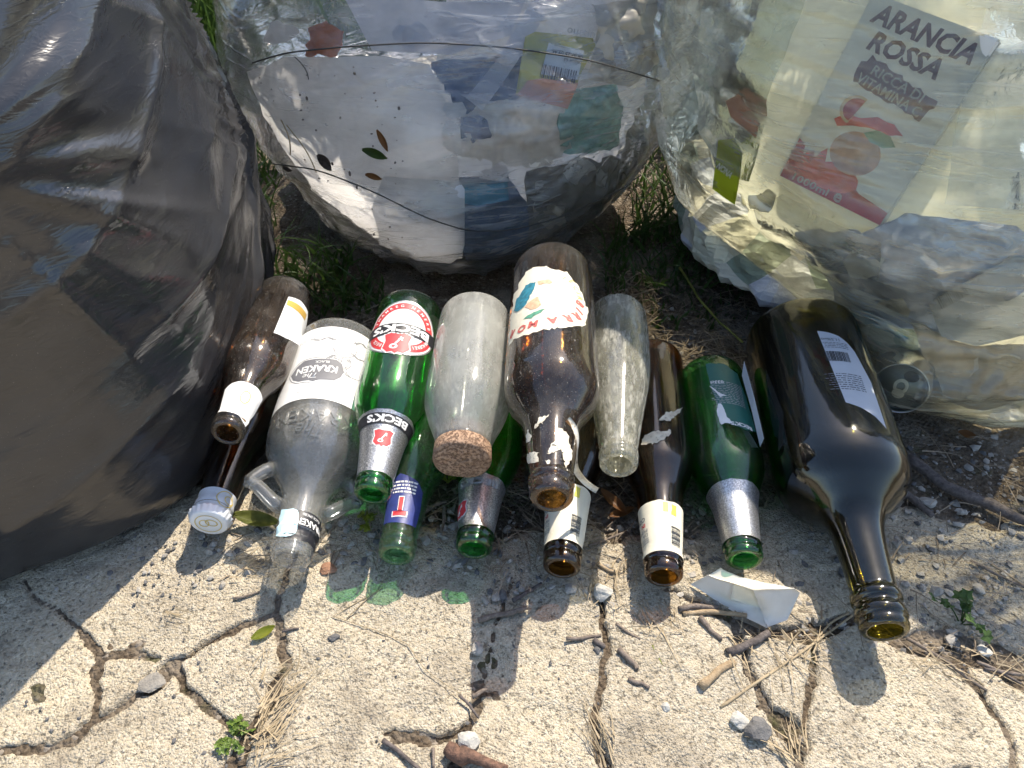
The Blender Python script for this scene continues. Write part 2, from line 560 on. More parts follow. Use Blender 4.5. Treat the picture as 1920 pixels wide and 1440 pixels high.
CRACKS = [
    ([(560, 1020), (535, 1100), (515, 1150), (470, 1172), (395, 1205), (355, 1232), (330, 1245), (300, 1285), (262, 1305), (215, 1335), (170, 1355), (140, 1392), (90, 1402), (0, 1418), (-150, 1440)],
     [2, 3, 4, 3, 6, 12, 26, 22, 12, 11, 14, 20, 8, 7, 7]),
    ([(330, 1245), (345, 1290), (385, 1322), (425, 1352), (455, 1375)], [16, 14, 7, 8, 16]),
    ([(515, 1150), (520, 1165), (532, 1210), (540, 1250), (520, 1290), (500, 1330), (470, 1380), (440, 1440), (420, 1500)], [4, 14, 18, 16, 18, 16, 26, 34, 30]),
    ([(40, 1090), (110, 1150), (160, 1195), (190, 1232), (245, 1228), (300, 1238)], [1, 1.5, 8, 12, 16, 10]),
    ([(190, 1232), (178, 1262), (182, 1300), (185, 1335), (180, 1352)], [12, 14, 5, 10, 8]),
    ([(960, 1080), (930, 1180), (895, 1295), (898, 1320), (884, 1355), (872, 1400), (850, 1440), (840, 1520)], [1, 1, 3, 5, 6, 8, 20, 26]),
    ([(884, 1355), (830, 1390), (740, 1385), (715, 1378)], [6, 4, 2, 1]),
    ([(1120, 1100), (1130, 1170), (1135, 1230), (1128, 1290), (1112, 1345), (1118, 1390), (1140, 1440), (1150, 1520)], [2, 2, 4, 7, 9, 14, 20, 20]),
    ([(1370, 1150), (1385, 1215), (1400, 1260), (1425, 1310), (1442, 1340), (1462, 1375), (1492, 1400), (1500, 1460)], [10, 12, 11, 8, 14, 17, 20, 22]),
    ([(1520, 1170), (1520, 1205), (1522, 1250), (1512, 1310), (1506, 1370), (1500, 1410)], [10, 12, 10, 10, 7, 16]),
    ([(1425, 1330), (1460, 1345), (1506, 1372)], [7, 4, 4]),
    ([(1770, 1200), (1780, 1235), (1815, 1275), (1840, 1320), (1870, 1360), (1893, 1400), (1900, 1460)], [12, 14, 9, 7, 6, 9, 8]),
    ([(1250, 1110), (1320, 1140), (1420, 1188), (1520, 1198), (1600, 1165), (1700, 1208), (1800, 1222), (1920, 1262), (2100, 1300), (2400, 1330)], [8, 16, 24, 30, 26, 40, 62, 56, 46, 40]),
    ([(-150, 1440), (-400, 1300), (-700, 1200)], [7, 7, 7]),
    ([(440, 1500), (300, 1800), (500, 2300), (700, 2600)], [22, 10, 8, 8]),
    ([(840, 1520), (1150, 1520), (1500, 1460), (1900, 1460), (2300, 1500)], [12, 8, 10, 8, 8]),
]


def crack_field(X, Y):
    """distance to the nearest crack divided by its half width"""
    best = np.full(X.shape, 9.0); near = np.full(X.shape, 9.0)
    wx = X + 0.0022 * fbm(X * 90, Y * 90, seed=31, octv=3); wy = Y + 0.0022 * fbm(X * 90, Y * 90, seed=41, octv=3)
    for pts, wid in CRACKS:
        P = [at(*p)[:2] for p in pts]
        for k in range(len(P) - 1):
            a, b = P[k], P[k + 1]
            ab = b - a
            t = np.clip(((wx - a[0]) * ab[0] + (wy - a[1]) * ab[1]) / (ab @ ab), 0, 1)
            d = np.hypot(wx - a[0] - t * ab[0], wy - a[1] - t * ab[1])
            w = (wid[k] * (1 - t) + wid[k + 1] * t) * 0.00020 * (1 + 0.35 * noise3(X * 60, Y * 60, seed=8))
            if min(wid[k], wid[k + 1]) >= 2:
                near = np.minimum(near, d)
            best = np.minimum(best, (d - 0.0) / np.maximum(w, 0.0006))
    return best, near


ground = obj('ground', [(-40, -40, -0.05), (40, -40, -0.05), (40, 40, -0.05), (-40, 40, -0.05)], [(0, 1, 2, 3)], MAT['soil'])
kind(ground, 'structure')


def soil_height(X, Y):
    h = -0.0022 + 0.003 * fbm(X * 16, Y * 16, seed=3, octv=4) + 0.0016 * fbm(X * 120, Y * 120, seed=4, octv=2)
    return np.minimum(h, -0.0012 + 0.3 * np.maximum(0, Y - 0.45) * 0.02)


def build_soil():
    xs = np.arange(-1.3, 1.3001, 0.0065); ys = np.arange(-0.7, 2.2001, 0.0065)
    X, Y = np.meshgrid(xs, ys)
    Z = soil_height(X, Y) + 0.0017 * sstep(0.012, 0.035, concrete_edge_dist(X, Y))
    edge = np.minimum(np.minimum(X + 1.3, 1.3 - X), np.minimum(Y + 0.7, 2.2 - Y))
    Z = Z - 0.06 * (1 - sstep(0, 0.15, edge))
    V = np.stack([X, Y, Z], -1).reshape(-1, 3)
    s = obj('soil', V, grid_faces(len(ys), len(xs)), MAT['soil'])
    kind(s, 'structure')
    return s


soil = build_soil()
pavement = kind(empty('pavement'), 'structure')


def build_concrete():
    xs = np.concatenate([np.arange(-0.9, -0.48, 0.012), np.arange(-0.48, 0.48, 0.0018), np.arange(0.48, 0.9, 0.012)])
    ys = np.concatenate([np.arange(-0.6, 0.14, 0.010), np.arange(0.14, 0.48, 0.0018)])
    X, Y = np.meshgrid(xs, ys)
    ed = concrete_edge_dist(X, Y)
    cr, near = crack_field(X, Y)
    drop = np.maximum(np.maximum(1 - sstep(0.45, 1.3, cr), 1 - sstep(0.0011, 0.0030, near)), 1 - sstep(0.0, 0.022, ed))
    # slabs have settled a little unevenly, their surface is worn
    Z = 0.0035 + 0.0022 * fbm(X * 8, Y * 8, seed=11, octv=3) + 0.0009 * fbm(X * 55, Y * 55, seed=12, octv=3) + 0.0005 * fbm(X * 190, Y * 190, seed=13, octv=2)
    pits = np.maximum(0, fbm(X * 85, Y * 85, seed=15, octv=2) - 0.75) * 0.004
    Z = Z - pits - 0.012 * drop
    below = Z < soil_height(X, Y) + 0.0017 * sstep(0.012, 0.035, ed) - 0.0012
    ok = ~(below & np.roll(below, -1, 0) & np.roll(below, -1, 1) & np.roll(np.roll(below, -1, 0), -1, 1))
    # split into the pieces that the cracks separate
    comp = np.zeros(ok.shape, int); cur = 0
    okc = ok[:-1, :-1]
    H, W = okc.shape
    lab = np.zeros((H, W), int)
    for i0 in range(H):
        for j0 in range(W):
            if okc[i0, j0] and lab[i0, j0] == 0:
                cur += 1
                st_ = [(i0, j0)]; lab[i0, j0] = cur
                while st_:
                    i, j = st_.pop()
                    for a, b in ((i + 1, j), (i - 1, j), (i, j + 1), (i, j - 1)):
                        if 0 <= a < H and 0 <= b < W and okc[a, b] and lab[a, b] == 0:
                            lab[a, b] = cur; st_.append((a, b))
    V = np.stack([X, Y, Z], -1).reshape(-1, 3)
    m = len(xs)
    for c in range(1, cur + 1):
        ii, jj = np.nonzero(lab == c)
        if len(ii) < 60:
            continue
        f = np.stack([ii * m + jj, ii * m + jj + 1, (ii + 1) * m + jj + 1, (ii + 1) * m + jj], -1)
        used, inv = np.unique(f, return_inverse=True)
        tilt = V[used].copy()
        if len(ii) < 6000:   # loose pieces sit a little askew
            cx, cyy = tilt[:, 0].mean(), tilt[:, 1].mean()
            r1, r2 = rng.uniform(-0.012, 0.012, 2)
            tilt[:, 2] += (tilt[:, 0] - cx) * r1 + (tilt[:, 1] - cyy) * r2 + rng.uniform(-0.0012, 0.0008)
        obj('concrete_slab', tilt, inv.reshape(-1, 4), MAT['concrete'], pavement)


build_concrete()

# ================================================================== BAGS
def cat_periodic(vals, n):
    """periodic Catmull-Rom through k values -> n samples"""
    k = len(vals); v = np.array(vals, float)
    t = np.arange(n) / n * k
    i = np.floor(t).astype(int); f = t - i
    p0, p1, p2, p3 = v[(i - 1) % k], v[i % k], v[(i + 1) % k], v[(i + 2) % k]
    return 0.5 * (2 * p1 + (p2 - p0) * f + (2 * p0 - 5 * p1 + 4 * p2 - p3) * f**2 + (3 * p1 - p0 - 3 * p2 + p3) * f**3)


def bag_surface(center, rows, nth, nz):
    """rows: (z, radii at k directions, counter-clockwise from +x).  Returns points (nz, nth, 3) and angles"""
    th = np.arange(nth) / nth * 2 * math.pi
    R = np.array([cat_periodic(r, nth) for _, r in rows])
    zr = np.array([z for z, _ in rows], float)
    # even steps along the profile
    prof = np.concatenate([[0], np.cumsum(np.hypot(np.diff(R.mean(1)), np.diff(zr)) + 1e-4)])
    s = np.linspace(0, prof[-1], nz)
    zf = pchip(prof, zr)(s)
    Rf = np.array([pchip(prof, R[:, j])(s) for j in range(nth)]).T
    P = np.stack([center[0] + Rf * np.cos(th), center[1] + Rf * np.sin(th), np.repeat(zf[:, None], nth, 1)], -1)
    return P, th


def grid_normals(P):
    du = np.roll(P, -1, 1) - np.roll(P, 1, 1)
    dv = np.gradient(P, axis=0)
    n = np.cross(du, dv)
    return n / np.maximum(np.linalg.norm(n, axis=2, keepdims=True), 1e-9)


def make_bag(name, center, rows, disp, mat, nth=420, nz=300):
    P, th = bag_surface(center, rows, nth, nz)
    N = grid_normals(P)
    D = disp(P, N, th)
    D = D * sstep(0.0, 0.02, P[..., 2])[...]
    Q = P + N * D[..., None]
    Q[..., 2] = np.maximum(Q[..., 2], 0.0015)
    o = obj(name, Q.reshape(-1, 3), grid_faces(nz, nth, True), mat)
    Pc, _ = bag_surface(center, rows, 120, 90)
    bvh = BVHTree.FromPolygons([Vector(v) for v in Pc.reshape(-1, 3)], [tuple(int(i) for i in f) for f in grid_faces(90, 120, True)])
    return o, bvh


def folds(a, b, seed, fa, fb, sharp=2.0):
    """long sharp creases running along a"""
    wb = b + 0.012 * fbm(a * 5, b * 5, seed=seed + 9, octv=2)
    n = 1 - np.abs(noise3(a * fa, wb * fb, seed=seed))
    n2 = 1 - np.abs(noise3(a * fa * 1.7 + 4, wb * fb * 2.1 + 7, seed=seed + 3))
    return (n ** sharp - 0.45) + 0.45 * (n2 ** sharp - 0.45)


def fan(X, Z, cx, cz, k, r0, seed):
    """creases radiating from a stress point"""
    dx, dz = X - cx, Z - cz
    r = np.hypot(dx, dz); an = np.arctan2(dz, dx)
    f = 1 - np.abs(noise3(an * k, r * 3.0, seed=seed))
    return (f ** 2.5 - 0.35) * sstep(0.015, 0.085, r) * np.exp(-(r / r0) ** 2)


def black_disp(P, N, th):
    X, Y, Z = P[..., 0], P[..., 1], P[..., 2]
    s = (((th - math.pi / 2) % (2 * math.pi))[None, :] + 0.9) * 0.28 + 0 * Z      # arc length around the bag, rising to the right
    ang = math.radians(27)
    a = s * math.cos(ang) + Z * math.sin(ang); b = -s * math.sin(ang) + Z * math.cos(ang)
    d = 0.011 * folds(a, b, 21, 2.0, 8, 2.6) + 0.0010 * folds(a, b, 25, 4, 24, 3.0)
    d += 0.011 * fbm(X * 6, Y * 6, Z * 6, seed=22, octv=2)
    # the tight bundle of creases on the right flank
    sr = (np.arctan2(Y - 0.60, X + 0.50)) * 0.28
    d += 0.014 * fan(sr, Z, 0.17, 0.25, 4.6, 0.30, 27) + 0.005 * fan(sr, Z, 0.14, 0.17, 8, 0.24, 29)
    d += 0.009 * fan(sr, Z, -0.25, 0.33, 6, 0.14, 35)
    d += 0.0006 * ridge(X * 14, Y * 14, Z * 14, seed=24, octv=2)
    # thin sharp stretch creases, in patches
    pm = sstep(0.0, 0.5, fbm(s * 5, Z * 6, seed=45, octv=2))
    d += 0.0032 * pm * folds(a, b, 46, 2.0, 13, 8.0) + 0.0012 * (1 - pm) * folds(s * 0.8 + Z * 0.6, Z * 0.8 - s * 0.6, 49, 3.0, 13, 9.0)
    return d


# directions: 0, 45, 90 ... degrees from +x, counter-clockwise (270 faces the camera)
black_rows = [(0.002, [0.02] * 8), (0.003, [0.24, 0.24, 0.22, 0.22, 0.24, 0.27, 0.27, 0.290]), (0.018, [0.262, 0.26, 0.24, 0.24, 0.26, 0.30, 0.297, 0.320]),
              (0.06, [0.27, 0.27, 0.26, 0.26, 0.28, 0.31, 0.300, 0.327]), (0.13, [0.275, 0.28, 0.27, 0.27, 0.29, 0.315, 0.303, 0.335]),
              (0.22, [0.276, 0.28, 0.27, 0.27, 0.29, 0.315, 0.303, 0.338]), (0.32, [0.258, 0.26, 0.26, 0.26, 0.28, 0.31, 0.298, 0.325]),
              (0.42, [0.230, 0.23, 0.22, 0.22, 0.26, 0.295, 0.285, 0.295]), (0.50, [0.18, 0.18, 0.18, 0.18, 0.21, 0.25, 0.25, 0.24]), (0.57, [0.12, 0.12, 0.12, 0.12, 0.13, 0.15, 0.15, 0.14]), (0.61, [0.03] * 8)]
black_bag, black_bvh = make_bag('garbage_bag', (-0.515, 0.60), black_rows, black_disp, MAT['black_bag'], 520, 340)
tag(black_bag, 'creased black plastic garbage bag standing at the left edge', 'garbage bag')


def clear_disp(P, N, th):
    X, Y, Z = P[..., 0], P[..., 1], P[..., 2]
    s = ((th - math.pi / 2) % (2 * math.pi))[None, :] * 0.25 + 0 * Z
    d = 0.005 * folds(s, Z - 0.25 * s, 51, 3, 20, 3.5) + 0.0015 * folds(s + Z, Z * 0.7 - 0.5 * s, 54, 6, 34, 6.0)
    d += 0.005 * fbm(X * 8, Y * 8, Z * 8, seed=52, octv=2)
    sr = (np.arctan2(Y - 0.93, X + 0.066)) * 0.25
    d += 0.010 * fan(sr, Z, -0.20, 0.20, 8, 0.14, 53) * sstep(0.08, 0.16, Z)
    d += 0.007 * folds(Z, s, 57, 3.0, 24, 2.0) * sstep(0.09, 0.02, Z)
    return d


clear_rows = [(0.002, [0.02] * 8), (0.003, [0.13, 0.13, 0.13, 0.13, 0.13, 0.14, 0.15, 0.14]), (0.02, [0.165, 0.17, 0.17, 0.17, 0.165, 0.185, 0.205, 0.185]),
              (0.07, [0.228, 0.22, 0.21, 0.21, 0.215, 0.225, 0.238, 0.225]), (0.14, [0.270, 0.27, 0.30, 0.29, 0.252, 0.255, 0.255, 0.25]),
              (0.21, [0.292, 0.29, 0.33, 0.33, 0.275, 0.265, 0.252, 0.275]), (0.29, [0.288, 0.29, 0.34, 0.34, 0.270, 0.245, 0.208, 0.258]),
              (0.36, [0.255, 0.25, 0.30, 0.30, 0.245, 0.20, 0.145, 0.19]), (0.42, [0.16, 0.17, 0.19, 0.19, 0.16, 0.12, 0.08, 0.11]), (0.45, [0.03] * 8)]
clear_bag, clear_bvh = make_bag('garbage_bag', (-0.066, 0.93), clear_rows, clear_disp, MAT['clear_film'], 420, 280)
tag(clear_bag, 'clear plastic garbage bag full of white paper rubbish in the middle', 'garbage bag')


def yellow_disp(P, N, th):
    X, Y, Z = P[..., 0], P[..., 1], P[..., 2]
    s = ((th - math.pi / 2) % (2 * math.pi))[None, :] * 0.27 + 0 * Z
    ang = math.radians(-8)
    a = s * math.cos(ang) + Z * math.sin(ang); b = -s * math.sin(ang) + Z * math.cos(ang)
    d = 0.012 * folds(a, b, 61, 2.2, 13, 3.0) * sstep(0.30, 0.16, Z) + 0.004 * folds(a, b, 65, 3.5, 32, 4.5)
    d += 0.007 * fbm(X * 7, Y * 7, Z * 7, seed=62, octv=2)
    sr = (np.arctan2(Y - 0.75, X - 0.455)) * 0.27
    d += 0.008 * fan(sr, Z, -0.48, 0.02, 7, 0.2, 63)
    tc = math.radians(250) - 2 * math.pi
    d += 0.042 * np.exp(-((np.arctan2(Y - 0.75, X - 0.455) - tc) / 0.22) ** 2 - ((Z - 0.045) / 0.05) ** 2)   # where the can pushes out
    return d


yellow_rows = [(0.002, [0.02] * 8), (0.003, [0.22, 0.2, 0.2, 0.16, 0.12, 0.12, 0.248, 0.22]), (0.012, [0.235, 0.21, 0.21, 0.18, 0.15, 0.15, 0.266, 0.235]),
               (0.05, [0.255, 0.23, 0.23, 0.21, 0.205, 0.20, 0.262, 0.25]), (0.10, [0.27, 0.25, 0.25, 0.24, 0.25, 0.245, 0.262, 0.26]),
               (0.18, [0.29, 0.29, 0.31, 0.32, 0.305, 0.283, 0.270, 0.265]), (0.27, [0.295, 0.30, 0.33, 0.31, 0.308, 0.268, 0.218, 0.24]),
               (0.37, [0.28, 0.29, 0.32, 0.31, 0.298, 0.225, 0.150, 0.255]), (0.45, [0.26, 0.27, 0.28, 0.28, 0.23, 0.16, 0.10, 0.235]),
               (0.53, [0.19, 0.19, 0.19, 0.18, 0.15, 0.10, 0.08, 0.18]), (0.59, [0.03] * 8)]
yellow_bag, yellow_bvh = make_bag('garbage_bag', (0.455, 0.75), yellow_rows, yellow_disp, MAT['yellow_film'], 440, 300)
tag(yellow_bag, 'yellowish see-through garbage bag with drink packaging at the right edge', 'garbage bag')

# ------------------------------------------------------------------ flat shapes that are bent over something
def poly_bm(pts):
    bm = bmesh.new()
    vs = [bm.verts.new((p[0], p[1], 0)) for p in pts]
    bm.faces.new(vs)
    bmesh.ops.triangulate(bm, faces=bm.faces[:])
    return bm


def dice(bm, sx, sy=None):
    """cut a flat mesh along a lattice so that it can bend"""
    sy = sy or sx
    xs = [v.co.x for v in bm.verts]; ys = [v.co.y for v in bm.verts]
    for lo, hi, st, ax in ((min(xs), max(xs), sx, 0), (min(ys), max(ys), sy, 1)):
        n = int((hi - lo) / st)
        for k in range(1, n + 1):
            c = lo + (hi - lo) * k / (n + 1)
            co = [0, 0, 0]; no = [0, 0, 0]; co[ax] = c; no[ax] = 1
            bmesh.ops.bisect_plane(bm, geom=bm.verts[:] + bm.edges[:] + bm.faces[:], plane_co=co, plane_no=no, dist=1e-7)
    return bm


def ragged(pts, amp, step, seed=0):
    """a polygon with a torn, uneven outline"""
    r = random.Random(seed); out = []
    for i in range(len(pts)):
        a, b = np.array(pts[i], float), np.array(pts[(i + 1) % len(pts)], float)
        n = max(1, int(np.linalg.norm(b - a) / step))
        for k in range(n):
            p = a + (b - a) * k / n
            out.append((p[0] + r.uniform(-amp, amp), p[1] + r.uniform(-amp, amp)))
    return out


def rect(w, h, cx=0.0, cyy=0.0):
    return [(cx - w / 2, cyy - h / 2), (cx + w / 2, cyy - h / 2), (cx + w / 2, cyy + h / 2), (cx - w / 2, cyy + h / 2)]


def ell(a, b, n=40, cx=0.0, cyy=0.0, a0=0.0, a1=2 * math.pi):
    full = abs(a1 - a0 - 2 * math.pi) < 1e-6
    return [(cx + a * math.cos(a0 + (a1 - a0) * k / (n if full else n - 1)), cyy + b * math.sin(a0 + (a1 - a0) * k / (n if full else n - 1))) for k in range(n)]


def ring_bm(a, b, a2, b2, n=48, cx=0.0, cyy=0.0, a0=0.0, a1=2 * math.pi):
    bm = bmesh.new()
    o = [bm.verts.new((x, y, 0)) for x, y in ell(a, b, n, cx, cyy, a0, a1)]
    i = [bm.verts.new((x, y, 0)) for x, y in ell(a2, b2, n, cx, cyy, a0, a1)]
    full = abs(a1 - a0 - 2 * math.pi) < 1e-6
    for k in range(n if full else n - 1):
        k2 = (k + 1) % n
        bm.faces.new((o[k], o[k2], i[k2], i[k]))
    return bm


def join_bm(*bms):
    out = bmesh.new()
    for b in bms:
        me = bpy.data.meshes.new('tmp'); b.to_mesh(me); b.free()
        out.from_mesh(me); bpy.data.meshes.remove(me)
    return out


def move_bm(bm, x=0.0, y=0.0, rot=0.0, sx=1.0, sy=1.0):
    c, s = math.cos(rot), math.sin(rot)
    for v in bm.verts:
        u, w = v.co.x * sx, v.co.y * sy
        v.co.x, v.co.y = x + u * c - w * s, y + u * s + w * c
    return bm


def text_bm(s, w=None, h=None, bold=0.0, shear=0.0, res=2):
    """letters as a flat mesh centred on the origin, fitted to width w and/or height h"""
    cu = bpy.data.curves.new('t', 'FONT')
    cu.body = s; cu.offset = bold; cu.shear = shear; cu.resolution_u = res
    cu.align_x = 'CENTER'; cu.align_y = 'CENTER'
    ob = bpy.data.objects.new('t', cu)
    me = bpy.data.meshes.new_from_object(ob)
    bm = bmesh.new(); bm.from_mesh(me)
    bpy.data.objects.remove(ob); bpy.data.curves.remove(cu); bpy.data.meshes.remove(me)
    xs = [v.co.x for v in bm.verts]; ys = [v.co.y for v in bm.verts]
    cw, ch = max(xs) - min(xs), max(ys) - min(ys)
    sx = w / cw if w else None; sy = h / ch if h else None
    sx = sx or sy; sy = sy or sx
    mx, my = (max(xs) + min(xs)) / 2, (max(ys) + min(ys)) / 2
    for v in bm.verts:
        v.co.x = (v.co.x - mx) * sx; v.co.y = (v.co.y - my) * sy
        v.co.z = 0
    return bm


def arc_text(s, R, a0, a1, h, b_ratio=1.0, bold=0.02, inward=False):
    """letters set along an arc from angle a0 to a1 (tops outwards)"""
    parts = []
    n = len(s)
    for k, ch in enumerate(s):
        if ch == ' ':
            continue
        a = a0 + (a1 - a0) * (k + 0.5) / n
        bm = text_bm(ch, h=h, bold=bold)
        move_bm(bm, R * math.cos(a), R * b_ratio * math.sin(a), a - math.pi / 2 + (math.pi if inward else 0))
        parts.append(bm)
    return join_bm(*parts)


def lines_bm(w, h, n, seed=0, thick=0.45, gap=0.12):
    """rows of small broken strokes, print too small to read"""
    r = random.Random(seed); bms = []
    for k in range(n):
        y = h / 2 - h * (k + 0.5) / n; x = -w / 2; end = w / 2 * r.uniform(0.75, 1.0)
        while x < end:
            l = w * r.uniform(0.04, 0.16)
            l = min(l, end - x)
            bms.append(poly_bm(rect(l, h / n * thick, x + l / 2, y)))
            x += l + w * gap * r.uniform(0.15, 0.4)
    return join_bm(*bms)


def barcode_bm(w, h, n=26, seed=0):
    r = random.Random(seed); bms = []; x = -w / 2
    while x < w / 2:
        t = w / n * r.choice((0.35, 0.35, 0.7, 1.0))
        bms.append(poly_bm(rect(t, h, x + t / 2, 0)))
        x += t + w / n * r.choice((0.35, 0.5, 0.8))
    return join_bm(*bms)


# ------------------------------------------------------------------ rubbish inside the see-through bags
def surf_point(bvh, px, py, inset, cpx):
    """a point on the bag seen at (px, py), a little inside its film"""
    keep = None
    for k in range(41):
        f = k / 40.0
        d = Vector(ray(px + (cpx[0] - px) * f, py + (cpx[1] - py) * f))
        loc, no, _, _ = bvh.ray_cast(Vector(CAM), d)
        if loc is None:
            continue
        if no.dot(d) > 0:
            no = -no
        keep = (np.array(loc - no * inset), np.array(no))
        if -no.dot(d) > 0.16:
            break
    return keep


def shell(name, bm, P, N, thick, mat, parent=None, smooth=True):
    """link a bent sheet as a mesh; with a thickness it gets a back face and an edge"""
    n = len(P)
    faces = [tuple(v.index for v in f.verts) for f in bm.faces]
    V = P
    if thick:
        V = np.concatenate([P, P - N * thick])
        edges = [(e.verts[0].index, e.verts[1].index) for e in bm.edges if len(e.link_faces) == 1]
        faces = faces + [tuple(i + n for i in f[::-1]) for f in faces] + [(a, b, b + n, a + n) for a, b in edges]
    bm.free()
    return obj(name, V, faces, mat, parent, smooth)


def drape(name, bvh, bm, inset, mat, parent=None, step=16, thick=0.0, amp=0.0, freq=30.0, seed=0, smooth=True, rid=0.0):
    xs = [v.co.x for v in bm.verts]; ys = [v.co.y for v in bm.verts]
    c = ((min(xs) + max(xs)) / 2, (min(ys) + max(ys)) / 2)
    dice(bm, step)
    bm.verts.index_update()
    R = [surf_point(bvh, v.co.x, v.co.y, inset, c) for v in bm.verts]
    P = np.array([r[0] for r in R]); N = np.array([r[1] for r in R])
    if amp:
        q = P * freq
        e = fbm(q[:, 0], q[:, 1], q[:, 2], seed=seed, octv=3) * amp
        if rid:
            e = e + (ridge(q[:, 0] * .8, q[:, 1] * .8, q[:, 2] * .8, seed=seed + 5, octv=2) - 0.6) * rid
        P = P + N * np.minimum(e, inset * 0.75)[:, None]
    return shell(name, bm, P, N, thick, mat, parent, smooth)


def px_bm(bm, x, y, rot, s=1.0):
    """turn a shape drawn in y-up units into photograph pixels (y down)"""
    c, sn = math.cos(rot), math.sin(rot)
    for v in bm.verts:
        u, w = v.co.x * s, -v.co.y * s
        v.co.x, v.co.y = x + u * c - w * sn, y + u * sn + w * c
    return bm


MAT['sack_white'] = plain('white_sack_plastic', (0.88, 0.86, 0.84), 0.45, 0.06, 25, 0.35, bdist=0.002, trans=0.6)
MAT['tissue'] = plain('white_tissue', (0.88, 0.85, 0.80), 0.9, 0.06, 120, 0.5, bdist=0.001, trans=0.5)
MAT['navy_pack'] = plain('navy_packaging', (0.06, 0.085, 0.15), 0.35, 0.4, 30, 0.5, bdist=0.003)
MAT['blue_pack'] = plain('blue_packaging', (0.07, 0.12, 0.22), 0.4, 0.4, 30, 0.5, bdist=0.003)
MAT['teal_pack'] = plain('teal_packaging', (0.04, 0.22, 0.33), 0.4, 0.2, 20, 0.3)
MAT['mint'] = plain('mint_cloth', (0.20, 0.40, 0.36), 0.8, 0.3, 120, 0.5, bdist=0.001)
MAT['yellow_pack'] = plain('mustard_packaging', (0.50, 0.44, 0.09), 0.45, 0.1, 20, 0.2)
MAT['salmon_pack'] = plain('salmon_packaging', (0.60, 0.25, 0.15), 0.45, 0.1, 20, 0.2)
MAT['beige_pack'] = plain('beige_crinkled_plastic', (0.62, 0.56, 0.46), 0.35, 0.2, 30, 0.4, bdist=0.002, trans=0.45)
MAT['grey_pack'] = plain('grey_crumpled_plastic', (0.16, 0.15, 0.14), 0.5, 0.4, 40, 0.5, bdist=0.002)
MAT['lilac_paper'] = plain('lilac_white_paper', (0.76, 0.76, 0.80), 0.6, 0.08, 30, 0.3, trans=0.55)
MAT['orange_pack'] = plain('orange_plastic', (0.70, 0.16, 0.03), 0.45, 0.15, 40, 0.2)
MAT['green_wrap'] = plain('grey_green_wrap', (0.64, 0.66, 0.54), 0.4, 0.1, 25, 0.3, bdist=0.002, trans=0.55)
MAT['green_haze'] = film('grey_green_clear_wrap', (0.88, 0.92, 0.84), 0.34, (0.74, 0.78, 0.66), 0.2, 0.8, 0.5, 0.5)
MAT['white_haze'] = film('white_clear_wrap', (0.97, 0.97, 0.95), 0.42, (0.90, 0.90, 0.86), 0.2, 0.8, 0.5, 0.5)
MAT['lime_pack'] = plain('lime_label', (0.50, 0.56, 0.03), 0.4, 0.1, 25, 0.1, trans=0.4)
MAT['foil_blue'] = plain('lilac_foil', (0.50, 0.54, 0.68), 0.3, 0.2, 25, 0.5, metal=0.3, bdist=0.003)
MAT['pale_pack'] = plain('pale_cream_packaging', (0.84, 0.82, 0.70), 0.45, 0.06, 25, 0.2, trans=0.5)
MAT['aluminium'] = plain('aluminium', (0.62, 0.64, 0.64), 0.28, 0.08, 60, 0.1, metal=0.95)


def bundle_mat(name, cols):
    m = M(name)
    co = m.coord()
    w = m.n('TexVoronoi', {'Vector': co, 'Scale': 17.0, 'Randomness': 1.0}, feature='F1')
    r = m.n('ValToRGB', {'Fac': m.n('SeparateColor', {0: w.outputs['Color']}).outputs[0]})
    r.color_ramp.interpolation = 'CONSTANT'
    el = r.color_ramp.elements
    while len(el) < len(cols):
        el.new(0.5)
    for k, e in enumerate(el):
        e.position = k / len(cols); e.color = (*cols[k], 1)
    h = m.noise(co, 60, 5, 0.6)
    return m.done(m.n('BsdfPrincipled', {'Base Color': r.outputs[0], 'Roughness': 0.5, 'Normal': m.bump(h, 0.7, 0.006)}))


MAT['bundle_cool'] = bundle_mat('packed_rubbish_cool', [(0.30, 0.31, 0.34), (0.08, 0.09, 0.12), (0.50, 0.50, 0.52), (0.05, 0.07, 0.13), (0.36, 0.33, 0.28), (0.14, 0.14, 0.15), (0.45, 0.46, 0.50)])
MAT['bundle_warm'] = bundle_mat('packed_rubbish_warm', [(0.66, 0.64, 0.54), (0.44, 0.48, 0.56), (0.74, 0.72, 0.62), (0.30, 0.36, 0.28), (0.60, 0.62, 0.68), (0.74, 0.72, 0.56), (0.50, 0.48, 0.38)])


def bundle(center, rows, k, mat, seed, label, zf=0.93):
    rows = [(max(0.006, z * zf + 0.004), [max(0.005, r - k) for r in rr]) for z, rr in rows]
    P, th = bag_surface(center, rows, 150, 110)
    N = grid_normals(P)
    X, Y, Z = P[..., 0], P[..., 1], P[..., 2]
    D = 0.012 * (ridge(X * 13, Y * 13, Z * 13, seed=seed, octv=3) - 0.9) + 0.008 * fbm(X * 20, Y * 20, Z * 20, seed=seed + 4, octv=3)
    D = np.minimum(D, k * 0.6) * sstep(0.01, 0.03, Z)
    Q = P + N * D[..., None]; Q[..., 2] = np.maximum(Q[..., 2], 0.005)
    o = obj('rubbish_bundle', Q.reshape(-1, 3), grid_faces(110, 150, True), mat, smooth=False)
    return tag(o, label, 'rubbish')


bundle((-0.066, 0.93), clear_rows, 0.070, MAT['bundle_cool'], 71, 'packed dark and white rubbish filling the core of the middle clear bag', 0.32)
bundle((0.455, 0.75), yellow_rows, 0.050, MAT['bundle_warm'], 81, 'packed mixed rubbish filling the core of the yellowish bag', 0.30)

CB, YB = clear_bvh, yellow_bvh


